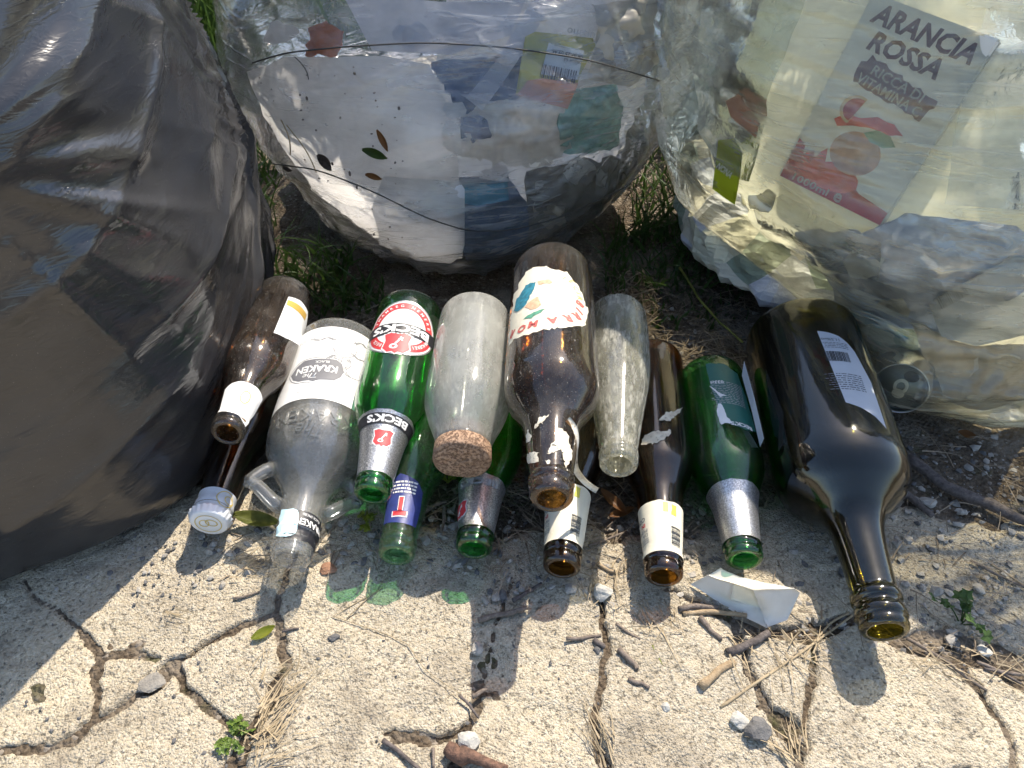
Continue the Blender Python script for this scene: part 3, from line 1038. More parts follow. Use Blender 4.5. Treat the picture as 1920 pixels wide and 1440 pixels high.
def item(name, bvh, pts, inset, mat, label, cat, thick=0.0012, step=16, amp=0.002, freq=28.0, seed=0, rid=0.0, rag=0.0):
    p = ragged(pts, rag, 10, seed) if rag else pts
    o = drape(name, bvh, poly_bm(p), inset, mat, None, step, thick, amp, freq, seed, True, rid)
    return tag(o, label, cat)


MAT['glow_liner_white'] = plain('white_glow_liner', (0.86, 0.85, 0.84), 0.5, 0.08, 22, 0.5, bdist=0.004, trans=0.62)
MAT['glow_liner_cream'] = plain('cream_glow_liner', (0.88, 0.86, 0.72), 0.5, 0.08, 22, 0.5, bdist=0.004, trans=0.62)  # for two sheets added so sun from behind makes the bag fronts glow
item('glow_liner', CB, [(835, -40), (1220, -40), (1256, 120), (1245, 260), (1200, 380), (1130, 470), (1040, 530), (880, 545), (845, 300), (800, 150)],
     0.026, MAT['glow_liner_white'], 'crumpled white sheet added behind the rubbish so the middle bag glows', 'liner', 0.0, 12, 0.008, 16, 131, 0.007)
item('glow_liner', YB, [(1275, 130), (1290, -40), (2060, -40), (2060, 740), (1830, 780), (1700, 780), (1640, 690), (1560, 600), (1440, 520), (1350, 430), (1290, 320), (1268, 230)],
     0.030, MAT['glow_liner_cream'], 'crumpled cream sheet added behind the rubbish so the yellowish bag glows', 'liner', 0.0, 12, 0.005, 12, 141, 0.004)
# middle bag
item('white_sack', CB, [(452, 135), (520, 104), (700, 98), (800, 110), (838, 200), (856, 300), (866, 420), (868, 500), (862, 556), (760, 566), (690, 556), (630, 520), (575, 455), (525, 380), (478, 260)],
     0.014, MAT['sack_white'], 'dirty white plastic sack filling the left half of the middle bag', 'sack', 0.0, 10, 0.006, 14, 91, 0.005)
item('white_carton', CB, [(715, 335), (862, 345), (872, 360), (872, 470), (866, 488), (845, 503), (780, 500), (705, 470), (690, 400)],
     0.0075, MAT['blue_white_paper'], 'plain white carton panel with a rounded corner low in the middle bag', 'carton', 0.0, 10, 0.002, 14, 92, 0.002)
item('navy_package', CB, [(800, 108), (1000, 95), (985, 200), (960, 268), (868, 275), (850, 200)], 0.016, MAT['navy_pack'],
     'dark navy package behind the crumpled paper towel in the middle bag', 'package', 0.002, 10, 0.006, 22, 93, 0.006, 5)
item('paper_towel', CB, [(826, 250), (860, 225), (900, 195), (960, 185), (1050, 178), (1082, 240), (1076, 290), (1010, 326), (940, 320), (880, 305), (825, 278)],
     0.011, MAT['tissue'], 'crumpled white paper towel in the centre of the middle bag', 'paper towel', 0.0, 7, 0.006, 42, 94, 0.006, 5)
item('blue_box', CB, [(862, 348), (960, 345), (1002, 400), (990, 530), (885, 542), (866, 480)], 0.012, MAT['blue_pack'],
     'dark blue box right of the white carton panel in the middle bag', 'box', 0.002, 10, 0.004, 20, 95, 0.003, 2)
item('teal_wrapper', CB, [(866, 352), (955, 348), (960, 384), (900, 396), (868, 390)], 0.0085, MAT['teal_pack'],
     'small teal wrapper above the dark blue box in the middle bag', 'wrapper', 0.001, 12, 0.001, 30, 96)
item('clear_strip', CB, [(1000, -10), (1042, -10), (985, 90), (930, 172), (904, 208), (872, 182), (930, 110)], 0.007, MAT['lilac_paper'],
     'pale diagonal plastic strip left of the mustard packet', 'plastic strip', 0.0, 14, 0.001, 30, 97)
item('mint_cloth', CB, [(1078, 168), (1170, 160), (1186, 230), (1160, 300), (1062, 300), (1050, 240)], 0.011, MAT['mint'],
     'mint green cloth under the mustard packet in the middle bag', 'cloth', 0.0015, 9, 0.004, 40, 98, 0.004)
item('beige_wrapper', CB, [(1118, -10), (1240, -10), (1252, 120), (1190, 165), (1110, 150), (1125, 60)], 0.009, MAT['beige_pack'],
     'crinkled beige plastic wrapper at the upper right of the middle bag', 'wrapper', 0.0, 7, 0.005, 45, 99, 0.006)
item('grey_wrapper', CB, [(992, 330), (1180, 310), (1202, 380), (1130, 480), (1040, 522), (985, 530), (1000, 420)], 0.012, MAT['grey_pack'],
     'dark grey crumpled plastic low at the right of the middle bag', 'wrapper', 0.001, 8, 0.005, 36, 100, 0.006)
item('white_sheet', CB, [(640, -10), (985, -10), (958, 60), (840, 95), (690, 86)], 0.010, MAT['lilac_paper'],
     'white paper sheet across the top of the middle bag', 'paper', 0.0, 14, 0.003, 24, 101, 0.003)
item('orange_scrap', CB, [(570, 48), (600, 32), (640, 58), (622, 100), (562, 104)], 0.010, MAT['orange_pack'],
     'orange plastic scrap at the upper left of the middle bag', 'scrap', 0.001, 6, 0.004, 60, 102, 0.004, 5)
mp = item('food_packet', CB, [(985, 66), (1004, 56), (1116, 70), (1122, 84), (1096, 132), (1068, 207), (968, 178)], 0.0055, MAT['yellow_pack'],
          'mustard yellow food packet with barcode sticker in the middle bag', 'packet', 0.001, 12, 0.0008, 24, 103)
drape('salmon_panel', CB, poly_bm([(990, 150), (1018, 146), (1088, 156), (1067, 206), (970, 178)]), 0.0042, MAT['salmon_pack'], mp, 12, 0)
stk = drape('sticker', CB, poly_bm([(1030, 78), (1098, 94), (1086, 150), (1016, 138)]), 0.0040, MAT['white_paper'], mp, 12, 0)
TILT = math.radians(12)
drape('lettering', CB, join_bm(px_bm(text_bm('08.07.25 09:46', 60, 9, 0.02), 1066, 101, TILT + math.pi), px_bm(text_bm('08.07.24  G3', 34, 6, 0.01), 1076, 114, TILT + math.pi)), 0.0034, MAT['ink'], stk, 10, 0)
drape('barcode', CB, px_bm(barcode_bm(66, 26, 24, 3), 1048, 138, TILT), 0.0034, MAT['ink'], stk, 12, 0)
drape('lettering', CB, px_bm(text_bm('oustin', 54, 15, 0.0), 1092, 58, TILT), 0.0034, MAT['light_ink'], mp, 10, 0)

# right bag
item('plastic_wrap', YB, [(1296, -10), (1500, -10), (1455, 110), (1405, 260), (1392, 345), (1335, 332), (1285, 250), (1282, 120)], 0.012, MAT['green_haze'],
     'pale grey green plastic wrap left of the juice carton', 'plastic wrap', 0.0, 14, 0.005, 22, 111, 0.004)
lm = item('lime_tub', YB, [(1337, 265), (1365, 263), (1382, 290), (1378, 330), (1368, 390), (1345, 374), (1326, 360), (1330, 320)], 0.006, MAT['lime_pack'],
          'lime green labelled tub at the left of the yellowish bag', 'tub', 0.001, 10, 0.0006, 20, 112)
drape('lettering', YB, px_bm(text_bm('NONA', 34, 13, 0.02), 1352, 322, math.radians(38)), 0.0045, MAT['pale_pack'], lm, 8, 0)
item('pink_wrapper', YB, [(1348, 192), (1374, 178), (1412, 232), (1406, 262), (1360, 222)], 0.008, MAT['salmon_pack'],
     'small salmon pink wrapper above the lime green tub', 'wrapper', 0.001, 9, 0.002, 50, 113)
item('white_packet', YB, [(1872, -10), (2010, -10), (2010, 400), (1900, 392), (1775, 385), (1815, 200)], 0.011, MAT['white_haze'],
     'large white packet right of the juice carton at the photo edge', 'packet', 0.0, 11, 0.004, 18, 114, 0.004)
item('foil_sheet', YB, [(1480, 446), (1600, 456), (1700, 405), (1920, 425), (2000, 520), (1900, 570), (1790, 650), (1660, 630), (1560, 590), (1510, 505)], 0.012, MAT['foil_blue'],
     'crumpled silvery lilac foil below the juice carton', 'foil', 0.001, 9, 0.004, 34, 115, 0.006)
bl = item('label_sheet', YB, [(1738, 582), (1900, 490), (2000, 498), (2000, 625), (1830, 660), (1762, 640)], 0.007, MAT['blue_white_paper'],
          'pale blue white label sheet with barcode at the right photo edge', 'label', 0.001, 14, 0.0012, 22, 116)
drape('barcode', YB, px_bm(barcode_bm(58, 24, 20, 5), 1785, 566, math.radians(-28)), 0.0058, MAT['light_ink'], bl, 10, 0)
item('cream_wrapper', YB, [(1452, 372), (1560, 430), (1650, 460), (1640, 545), (1540, 525), (1420, 440), (1400, 400)], 0.009, MAT['white_haze'],
     'cream plastic wrapper folded under the juice carton', 'wrapper', 0.0, 11, 0.003, 26, 117, 0.003)
item('teal_scrap', YB, [(1575, 590), (1640, 612), (1690, 655), (1652, 692), (1605, 660)], 0.011, MAT['teal_pack'],
     'dark teal scrap above the drink can', 'scrap', 0.001, 9, 0.004, 50, 118, 0.003)
item('beige_wrapper', YB, [(1700, 620), (1840, 670), (1960, 660), (1960, 760), (1780, 790), (1745, 720)], 0.012, MAT['beige_pack'],
     'crinkled beige wrapper right of the drink can', 'wrapper', 0.001, 9, 0.004, 34, 119, 0.005)


def scraps(bvh, spots, mats, group, seed):
    r = random.Random(seed)
    for k, ((x, y, rad), mi, label) in enumerate(spots):
        n = r.randint(7, 10)
        pts = [(x + rad * r.uniform(.55, 1.15) * math.cos(2 * math.pi * i / n), y + rad * r.uniform(.4, .9) * math.sin(2 * math.pi * i / n)) for i in range(n)]
        o = drape('crumpled_scrap', bvh, poly_bm(ragged(pts, 2.5, 9, k)), r.uniform(0.006, 0.012), mats[mi], None, 6, 0.0, 0.004, 32, seed + k, True, 0.005)
        tag(o, label, 'scrap', group)


MAT['haze_plastic'] = plain('thin_white_plastic', (0.86, 0.87, 0.88), 0.35, 0.08, 40, 0.4, bdist=0.002, trans=0.55)
scraps(CB, [((770, 60, 40), 3, 'lilac white crumpled paper near the top of the middle bag'),
            ((1020, 296, 40), 0, 'white tissue scrap at the lower edge of the paper towel'),
            ((1100, 335, 44), 1, 'thin white crumpled plastic below the mint green cloth'), ((1040, 405, 42), 4, 'beige crumpled scrap right of the dark blue box'),
            ((930, 335, 32), 3, 'lilac white scrap between the paper towel and the teal wrapper'), ((850, 205, 28), 0, 'small white tissue left of the paper towel'),
            ((1195, 110, 44), 1, 'sunny crinkled white plastic at the right rim of the middle bag'), ((520, 60, 36), 2, 'thin white crumpled plastic left of the orange scrap'),
            ((745, 495, 28), 4, 'beige scrap at the bottom of the middle bag')],
       [MAT['tissue'], MAT['haze_plastic'], MAT['haze_plastic'], MAT['lilac_paper'], MAT['beige_pack']], 'scraps inside the middle bag', 301)
scraps(YB, [((1420, 385, 34), 2, 'cream scrap below the lower left corner of the juice carton'),
            ((1500, 480, 40), 0, 'white tissue scrap below the juice carton'), ((1620, 505, 40), 1, 'thin white crumpled plastic under the red base of the juice carton'),
            ((1800, 450, 44), 4, 'silvery lilac scrap right of the juice carton base'), ((1880, 560, 38), 1, 'thin white crumpled plastic over the pale blue label sheet'),
            ((1670, 590, 34), 5, 'beige scrap above the drink can'), ((1850, 715, 44), 0, 'white tissue scrap at the lower right of the yellowish bag')],
       [MAT['tissue'], MAT['haze_plastic'], MAT['pale_pack'], MAT['haze_plastic'], MAT['foil_blue'], MAT['beige_pack']], 'scraps inside the yellowish bag', 401)


def juice_carton():
    pts = [surf_point(YB, x, y, ins, (1640, 250))[0] for x, y, ins in ((1436, 338, 0.018), (1624, 448, 0.018), (1582, 14, 0.027))]
    BL, BR, TL = [Vector(p) for p in pts]
    x = (BR - BL); w = x.length * 1.06; x.normalize()
    y = (TL - BL).normalized()
    a_, b_ = (x + y).normalized(), (x - y).normalized()
    x, y = ((a_ + b_) / math.sqrt(2)).normalized(), ((a_ - b_) / math.sqrt(2)).normalized()
    z = x.cross(y)
    if z.dot(Vector(CAM) - BL) < 0:
        z = -z
    d = 0.040
    vs_ = np.linspace(0.02, 0.35, 400)
    pv = project(np.array([BL + x * (0.5 * w) + y * float(q) for q in vs_]))[1]
    u = w / 100.0
    uy = float(vs_[np.argmin(np.abs(pv - 62))]) / 196.0      # print scale: the name sits where the photograph shows it
    h = 214 * uy
    root = empty('juice_carton', mat_from(x, y, z, BL))
    tag(root, 'white juice carton with red base and orange slices inside the yellowish bag', 'carton')
    bm = bmesh.new()
    v = [bm.verts.new(p) for p in ((0, 0, 0), (w, 0, 0), (w, h, 0), (0, h, 0), (0, 0, -d), (w, 0, -d), (w, h, -d), (0, h, -d))]
    for f in ((0, 1, 2, 3), (5, 4, 7, 6), (1, 5, 6, 2), (4, 0, 3, 7), (4, 5, 1, 0), (3, 2, 6, 7)):
        bm.faces.new([v[i] for i in f])
    bmesh.ops.recalc_face_normals(bm, faces=bm.faces[:])
    bmesh.ops.bevel(bm, geom=bm.edges[:], offset=0.0016, segments=2, affect='EDGES')
    body = bm_obj('carton_body', bm, MAT['white_carton'], root)

    def flat(name, b, z_, mat, par=root):
        for q in b.verts:
            q.co.z = z_
        return bm_obj(name, b, mat, par)
    red = [(2, 1), (98, 1), (98, 17), (70, 22), (58, 30), (40, 36), (24, 34), (18, 44), (12, 33), (9, 46), (2, 50)]
    flat('red_base', poly_bm([(a * u, b * uy) for a, b in red]), 0.0004, MAT['red_carton'])
    flat('splash', poly_bm(ragged([(a * u, b * uy) for a, b in [(10, 20), (14, 42), (20, 30), (27, 52), (32, 38), (46, 46), (60, 40), (66, 26), (58, 14), (40, 10), (22, 12)]], 1.2 * u, 5 * u, 4)), 0.0007, MAT['coral_ink'])
    fruit = flat('orange_fruit', poly_bm(ell(21 * u, 24 * uy, 36, 50 * u, 60 * uy)), 0.0010, MAT['blood_orange'])
    flat('leaf', poly_bm([(a * u, b * uy) for a, b in [(48, 84), (56, 92), (68, 92), (76, 84), (68, 78), (56, 78)]]), 0.0012, MAT['leaf_print'], fruit)
    sl = flat('orange_slice', poly_bm(ell(13 * u, 16 * uy, 24, 33 * u, 102 * uy, math.radians(70), math.radians(265))), 0.0011, MAT['rind_print'])
    flat('pulp', poly_bm(ell(10 * u, 13 * uy, 24, 33 * u, 102 * uy, math.radians(70), math.radians(265))), 0.0013, MAT['red_carton'], sl)
    flat('splash', poly_bm(ragged([(a * u, b * uy) for a, b in [(20, 84), (26, 94), (40, 96), (52, 104), (66, 104), (76, 98), (66, 92), (50, 92), (36, 86), (26, 78)]], 1.0 * u, 5 * u, 6)), 0.0009, MAT['coral_ink'])
    bad = flat('brown_badge', poly_bm(ragged([(a * u, b * uy) for a, b in [(20, 128), (82, 118), (86, 142), (60, 148), (48, 152), (24, 158), (17, 148)]], 1.3 * u, 4 * u, 9)), 0.0008, MAT['brown_print'])
    flat('lettering', join_bm(move_bm(text_bm('RICCA DI', 46 * u, 10.5 * uy, 0.02), 52 * u, 143 * uy, -0.12), move_bm(text_bm('VITAMINA C', 58 * u, 10.5 * uy, 0.02), 50 * u, 130 * uy, -0.12)), 0.0013, MAT['pale_pack'], bad)
    flat('lettering', join_bm(move_bm(text_bm('ARANCIA', 84 * u, 21 * uy, 0.035, 0.15), 50 * u, 196 * uy, -0.04), move_bm(text_bm('ROSSA', 60 * u, 21 * uy, 0.035, 0.15), 46 * u, 171 * uy, -0.04)), 0.0008, MAT['brown_print'])
    flat('lettering', join_bm(move_bm(text_bm('1000ml', 34 * u, 9 * uy, 0.02), 30 * u, 8 * uy), move_bm(text_bm('e', None, 8 * u, 0.03), 56 * u, 8 * uy)), 0.0009, MAT['pale_pack'])
    b = join_bm(lines_bm(16 * u, 30 * u, 9, 3), )
    move_bm(b, 0.022 - d / 2 + 0.0, 150 * uy)
    for q in b.verts:
        q.co = (-0.0005, q.co.y, q.co.x - 0.012)
    bm_obj('small_print', b, MAT['grey_ink'], root)
    return root


MAT['white_carton'] = plain('white_carton_board', (0.88, 0.86, 0.79), 0.4, 0.04, 30, 0.1, trans=0.3)
MAT['red_carton'] = plain('red_carton_print', (0.45, 0.018, 0.008), 0.4, 0.12, 40, 0.1)
MAT['coral_ink'] = plain('coral_print', (0.74, 0.09, 0.05), 0.4, 0.2, 90, 0.1)
MAT['blood_orange'] = plain('orange_fruit_print', (0.62, 0.33, 0.20), 0.4, 0.3, 70, 0.1)
MAT['leaf_print'] = plain('leaf_print', (0.22, 0.38, 0.24), 0.4, 0.2, 70, 0.1)
MAT['rind_print'] = plain('rind_print', (0.72, 0.50, 0.28), 0.4, 0.1)
MAT['brown_print'] = plain('brown_print', (0.15, 0.055, 0.045), 0.5, 0.15)
juice_carton()


def drink_can():
    p = at(1688, 728, 0.052)
    p = Vector(p) + Vector(ray(1688, 728)) * 0.012
    ax = (Vector(CAM) + Vector((0.05, 0, -0.25)) - p).normalized()
    x, y, z = frame_z(ax, (0, 0, 1))
    root = empty('drink_can', mat_from(x, y, z, p))
    tag(root, 'aluminium drink can with its opened end facing out of the yellowish bag', 'can')
    R = 0.0255
    n = 48

    def lathe(name, prof, mat):
        V = []
        for r, zz in prof:
            for k in range(n):
                a = 2 * math.pi * k / n; V.append((r * math.cos(a), r * math.sin(a), zz))
        return obj(name, V, grid_faces(len(prof), n, True), mat, root)
    lathe('can_body', [(R * 0.82, -0.118), (R * 0.98, -0.112), (R, -0.106), (R, -0.012), (R * 0.94, -0.004), (R * 0.92, -0.0015)], MAT['aluminium'])
    lathe('rim', [(R * 0.92, -0.0015), (R * 0.935, 0.0), (R * 0.925, 0.0012), (R * 0.895, 0.0012), (R * 0.875, -0.0005)], MAT['aluminium'])
    lathe('can_end', [(R * 0.875, -0.0005), (R * 0.86, -0.0055), (R * 0.81, -0.0062), (R * 0.78, -0.0040), (0.0001, -0.0040)], MAT['can_end'])
    b = ring_bm(0.0062, 0.0072, 0.0036, 0.0042, 28, 0.0, 0.001)
    b2 = poly_bm(ell(0.0052, 0.0045, 20, 0, -0.0062))
    b = join_bm(b, b2)
    for q in b.verts:
        q.co.z = -0.0024
    bmesh.ops.solidify(b, geom=b.faces[:], thickness=0.0008)
    bm_obj('pull_tab', b, MAT['aluminium'], root)
    b = poly_bm(ell(0.0065, 0.0052, 28, 0.005, 0.0125))
    for q in b.verts:
        q.co.z = -0.0036
    bm_obj('dark_opening', b, MAT['ink'], root)  # flat black disc paints in the darkness inside the can


drink_can()


def bag_thread(bvh, bag, pts, r, mat, name='drawstring', inset=-0.0015):
    P = []
    for k in range(len(pts) - 1):
        for t in np.linspace(0, 1, 8, endpoint=False):
            P.append((pts[k][0] * (1 - t) + pts[k + 1][0] * t, pts[k][1] * (1 - t) + pts[k + 1][1] * t))
    P.append(pts[-1])
    # round the corners
    A = np.array(P, float)
    for _ in range(6):
        A[1:-1] = (A[:-2] + 2 * A[1:-1] + A[2:]) / 4
    Q = [surf_point(bvh, a[0], a[1], inset, (880, 300))[0] for a in A]
    V, Fc = tube(Q, r, 6)
    return obj(name, V, Fc, mat, bag)


MAT['thread'] = plain('dark_thread', (0.04, 0.038, 0.035), 0.6)
bag_thread(CB, clear_bag, [(520, 302), (600, 312), (700, 352), (800, 402), (880, 427), (960, 424), (1050, 400), (1180, 338), (1240, 300)], 0.0007, MAT['thread'], 'drawstring', -0.006)
bag_thread(CB, clear_bag, [(480, 118), (540, 100), (640, 90), (800, 82), (960, 92), (1100, 112), (1230, 150)], 0.0008, MAT['thread'], 'drawstring', -0.004)


def small_leaf(name, px, py, bvh, l, wd, rot, mat, label, cat='leaf', z=None, inset=-0.006):
    """a leaf blade, lying on a bag (bvh) or on the ground (z)"""
    bm = bmesh.new()
    n = 7; rows = []
    for k in range(n):
        t = k / (n - 1); ww = wd * math.sin(math.pi * min(1, t * 0.93 + 0.05)) ** 0.8
        rows.append([bm.verts.new(((t - .5) * l, s * ww / 2, 0.10 * l * (abs(s) * 0.8) + 0.12 * l * (t - .4) ** 2)) for s in (-1, -.5, 0, .5, 1)])
    for k in range(n - 1):
        for j in range(4):
            bm.faces.new((rows[k][j], rows[k][j + 1], rows[k + 1][j + 1], rows[k + 1][j]))
    bmesh.ops.solidify(bm, geom=bm.faces[:], thickness=0.0003)
    if bvh is not None:
        p, nn = surf_point(bvh, px, py, inset, (880, 300))
    else:
        p, nn = at(px, py, z), np.array([0.1, -0.15, 1.0])
    x, y, zz = frame_z(nn, (math.sin(rot), 0.2, math.cos(rot)) if bvh is not None else (math.sin(rot), math.cos(rot), 0))
    me = bpy.data.meshes.new(name); bm.to_mesh(me); bm.free()
    o = finish(name, me, mat)
    o.matrix_world = mat_from(x, y, zz, p)
    return tag(o, label, cat)


small_leaf('leaf_scrap', 708, 282, CB, 0.026, 0.010, 0.3, MAT['grass'], 'small dark green leaf stuck to the middle bag')
small_leaf('leaf_scrap', 722, 258, CB, 0.022, 0.007, 1.2, MAT['brown_leaf'], 'upper orange brown leaf scrap on the middle bag')
small_leaf('leaf_scrap', 706, 325, CB, 0.018, 0.007, 0.2, MAT['brown_leaf'], 'lower orange brown leaf scrap on the middle bag')
small_leaf('leaf_scrap', 617, 298, CB, 0.020, 0.015, 0.9, MAT['dark_twig'], 'black withered leaf on the left of the middle bag')
small_leaf('leaf_scrap', 548, 310, CB, 0.018, 0.007, 0.0, MAT['dark_twig'], 'dark withered scrap at the left end of the thread on the middle bag')


def bag_stem(px0, px1, r, mat, label, bend=6):
    A = [np.array(px0) * (1 - t) + np.array(px1) * t + np.array([bend * math.sin(t * 3.1), 0]) for t in np.linspace(0, 1, 8)]
    Q = [surf_point(CB, a[0], a[1], -0.006, (880, 300))[0] for a in A]
    V, Fc = tube(Q, r, 6)
    return tag(obj('grass_stem', V, Fc, mat), label, 'grass stem')


bag_stem((535, 220), (552, 285), 0.0007, MAT['straw'], 'shorter pale straw stuck to the left of the middle bag')
bag_stem((545, 230), (600, 318), 0.0006, MAT['straw'], 'longer pale straw stuck to the left of the middle bag')
bag_stem((560, 108), (585, 150), 0.0005, MAT['thread'], 'dark straw near the top left of the middle bag')
sp = bmesh.new()
for k in range(70):
    x, y = random.uniform(480, 760), random.uniform(120, 500)
    if x < 480 + (y - 120) * 0.35:
        continue
    p, nn = surf_point(CB, x, y, -0.0065, (880, 300))
    s = random.uniform(0.0005, 0.0016)
    bmesh.ops.create_icosphere(sp, subdivisions=1, radius=s, matrix=Matrix.Translation(p) @ Matrix.Rotation(random.random() * 3, 4, 'X') @ Matrix.Diagonal((1, random.uniform(.5, 2.2), .5, 1)))
kind(bm_obj('dirt_specks', sp, MAT['dark_twig'], clear_bag), 'stuff')

# ================================================================== BOTTLES
class Bottle:
    def __init__(s, name, label, base, mouth, prof, mat, wall=0.0026, length=None, group=None, lip=None, punt=0.008, cat='bottle'):
        B = np.array(at(*base)); Mo = np.array(at(*mouth))
        a = (Mo - B) / np.linalg.norm(Mo - B)
        if length:
            B = Mo - a * length
        s.L = float(np.linalg.norm(Mo - B)); s.B = B; s.a = a
        mid = (B + Mo) / 2
        x, y, z = frame_z(a, CAM - mid)
        s.x, s.y, s.z = [np.array(v) for v in (x, y, z)]
        s.root = empty(name, mat_from(x, y, z, B))
        tag(s.root, label, cat, group)
        k = s.L / prof[-1][0]
        ss = [p[0] * k for p in prof]; rr = [p[1] * 0.01 for p in prof]
        s.R = pchip(ss, rr)
        # glass: outer skin, lip, inner skin
        S = [0.0]
        for i in range(len(ss) - 1):
            n = max(2, min(14, int((ss[i + 1] - ss[i]) / 0.0035) + 1))
            S += list(np.linspace(ss[i], ss[i + 1], n + 1)[1:])
        S = np.array(S); R = s.R(S)
        rings = [(punt, 1e-4), (punt * 0.8, R[0] * 0.45), (punt * 0.2, R[0] * 0.8)] + list(zip(S, R))
        lipr = R[-1]
        inner_r = max(0.0075, lipr - 0.0042) if lip is None else lip
        rings += [(s.L + 0.0006, (lipr + inner_r) / 2), (s.L, inner_r + 0.0003)]
        Si = S[::-1][2:]
        for q in Si:
            if q < punt + 0.006:
                break
            rings.append((q, max(0.004, min(s.R(q) - wall, max(inner_r, s.R(q) - wall)))))
        rl = rings[-1][1]
        rings += [(punt + 0.004, rl * 0.9), (punt + 0.0035, rl * 0.6), (punt + 0.004, 1e-4)]
        n = 72
        an = np.arange(n) * 2 * math.pi / n
        rg = np.array(rings)
        V = np.stack([rg[:, 1:2] * np.cos(an), rg[:, 1:2] * np.sin(an), np.repeat(rg[:, 0:1], n, 1)], -1).reshape(-1, 3)
        s.glass = obj('glass_body', V, grid_faces(len(rings), n, True), mat, s.root)
        # table that turns a photograph pixel into a spot on the bottle
        gs = np.linspace(0.001, s.L - 0.0005, 260); gp = np.radians(np.linspace(-100, 100, 201))
        G, Ph = np.meshgrid(gs, gp, indexing='ij')
        W = s.point(Ph, G, 0.0)
        s.tab = (G, Ph, *project(W), np.linalg.norm(W - CAM, axis=-1))

    def point(s, phi, sa, off):
        r = s.R(sa) + off
        return s.B + s.z * sa[..., None] + (s.y * np.cos(phi)[..., None] - s.x * np.sin(phi)[..., None]) * r[..., None]

    def uv(s, px, py):
        G, Ph, X, Y, D = s.tab
        c = (X - px) ** 2 + (Y - py) ** 2
        c = c + 4000 * (D - D.min())      # prefer the side that faces the camera
        k = np.unravel_index(np.argmin(c), c.shape)
        return Ph[k], G[k]

    def s_of(s, py):
        G, Ph, X, Y, D = s.tab
        return float(G[np.argmin(np.abs(Y[:, 100] - py)), 0])

    def wrap(s, name, bm, phi0, s0, off, mat, parent=None, step=0.0035, local_r=True):
        """bend a flat shape (metres, y towards the mouth) round the bottle at angle phi0, height s0"""
        dice(bm, step, 0.008)
        bm.verts.index_update()
        rref = float(s.R(s0))
        u = np.array([v.co.x for v in bm.verts]); w = np.array([v.co.y for v in bm.verts])
        return s._link(name, bm, phi0 + u / rref, s0 + w, off, mat, parent)

    def wrap_px(s, name, pts, off, mat, parent=None, step=0.0035):
        """a label whose outline is given in photograph pixels"""
        q = [s.uv(*p) for p in pts]
        r = float(np.mean([s.R(b) for _, b in q]))
        bm = poly_bm([(a * r, b) for a, b in q])
        dice(bm, step, 0.006)
        bm.verts.index_update()
        u = np.array([v.co.x for v in bm.verts]); w = np.array([v.co.y for v in bm.verts])
        return s._link(name, bm, u / r, w, off, mat, parent)

    def _link(s, name, bm, phi, sa, off, mat, parent):
        r = s.R(np.clip(sa, 0, s.L)) + off
        V = np.stack([-np.sin(phi) * r, np.cos(phi) * r, sa], -1)
        faces = [tuple(v.index for v in f.verts) for f in bm.faces]
        bm.free()
        return obj(name, V, faces, mat, parent or s.root, True)

    def sleeve(s, name, s0, s1, off, mat, phi=math.pi, parent=None, top_wave=0.0, bot_wave=0.0, seed=0, phi0=0.0):
        full = phi >= math.pi
        n, m = 14, 72
        ph = np.linspace(-phi, phi, m + 1) + phi0
        t = np.linspace(0, 1, n)
        lo = s0 + bot_wave * fbm(np.cos(ph) * 3, np.sin(ph) * 3, seed=seed, octv=3); hi = s1 + top_wave * fbm(np.cos(ph) * 3, np.sin(ph) * 3, seed=seed + 3, octv=3)
        Sg = lo[None, :] * (1 - t[:, None]) + hi[None, :] * t[:, None]
        r = s.R(Sg) + off
        V = np.stack([-np.sin(ph)[None] * r, np.cos(ph)[None] * r, Sg], -1).reshape(-1, 3)
        return obj(name, V, grid_faces(n, m + 1), mat, parent or s.root)


LONGNECK = [(0, 2.55), (0.25, 2.88), (0.9, 3.02), (11.8, 3.02), (13.2, 2.92), (14.6, 2.52), (16.0, 2.02), (17.5, 1.72), (19.5, 1.5), (20.9, 1.36), (21.05, 1.34), (21.2, 1.44), (21.6, 1.45), (21.75, 1.34), (22.0, 1.40), (22.35, 1.38), (22.5, 1.25)]
LONG_THIN = [(0, 2.5), (0.25, 2.8), (0.9, 2.95), (13.0, 2.95), (14.6, 2.80), (16.0, 2.35), (17.4, 1.95), (19.5, 1.72), (22.5, 1.48), (23.2, 1.40), (23.4, 1.48), (23.9, 1.48), (24.05, 1.36), (24.3, 1.44), (24.8, 1.42), (25.0, 1.28)]
BIG_BEER = [(0, 3.25), (0.25, 3.5), (0.8, 3.68), (1.5, 3.72), (15.6, 3.78), (17.2, 3.72), (18.6, 3.35), (19.8, 2.72), (20.8, 2.22), (22.2, 1.95), (24.5, 1.68), (26.0, 1.48), (26.15, 1.46), (26.3, 1.58), (26.75, 1.59), (26.9, 1.42), (27.1, 1.50), (27.75, 1.48), (28.0, 1.32)]
SLENDER = [(0, 2.3), (0.25, 2.52), (0.8, 2.66), (7.0, 2.78), (10.0, 2.66), (13.0, 2.28), (16.0, 1.86), (18.6, 1.52), (19.6, 1.42), (19.75, 1.48), (20.1, 1.50), (20.3, 1.40), (20.5, 1.44), (20.85, 1.43), (21.0, 1.3)]
CORKED = [(0, 2.75), (0.3, 3.05), (1.0, 3.2), (6.0, 3.38), (10.0, 3.5), (11.5, 3.45), (13.0, 3.1), (14.5, 2.55), (15.4, 2.25), (16.0, 2.1)]
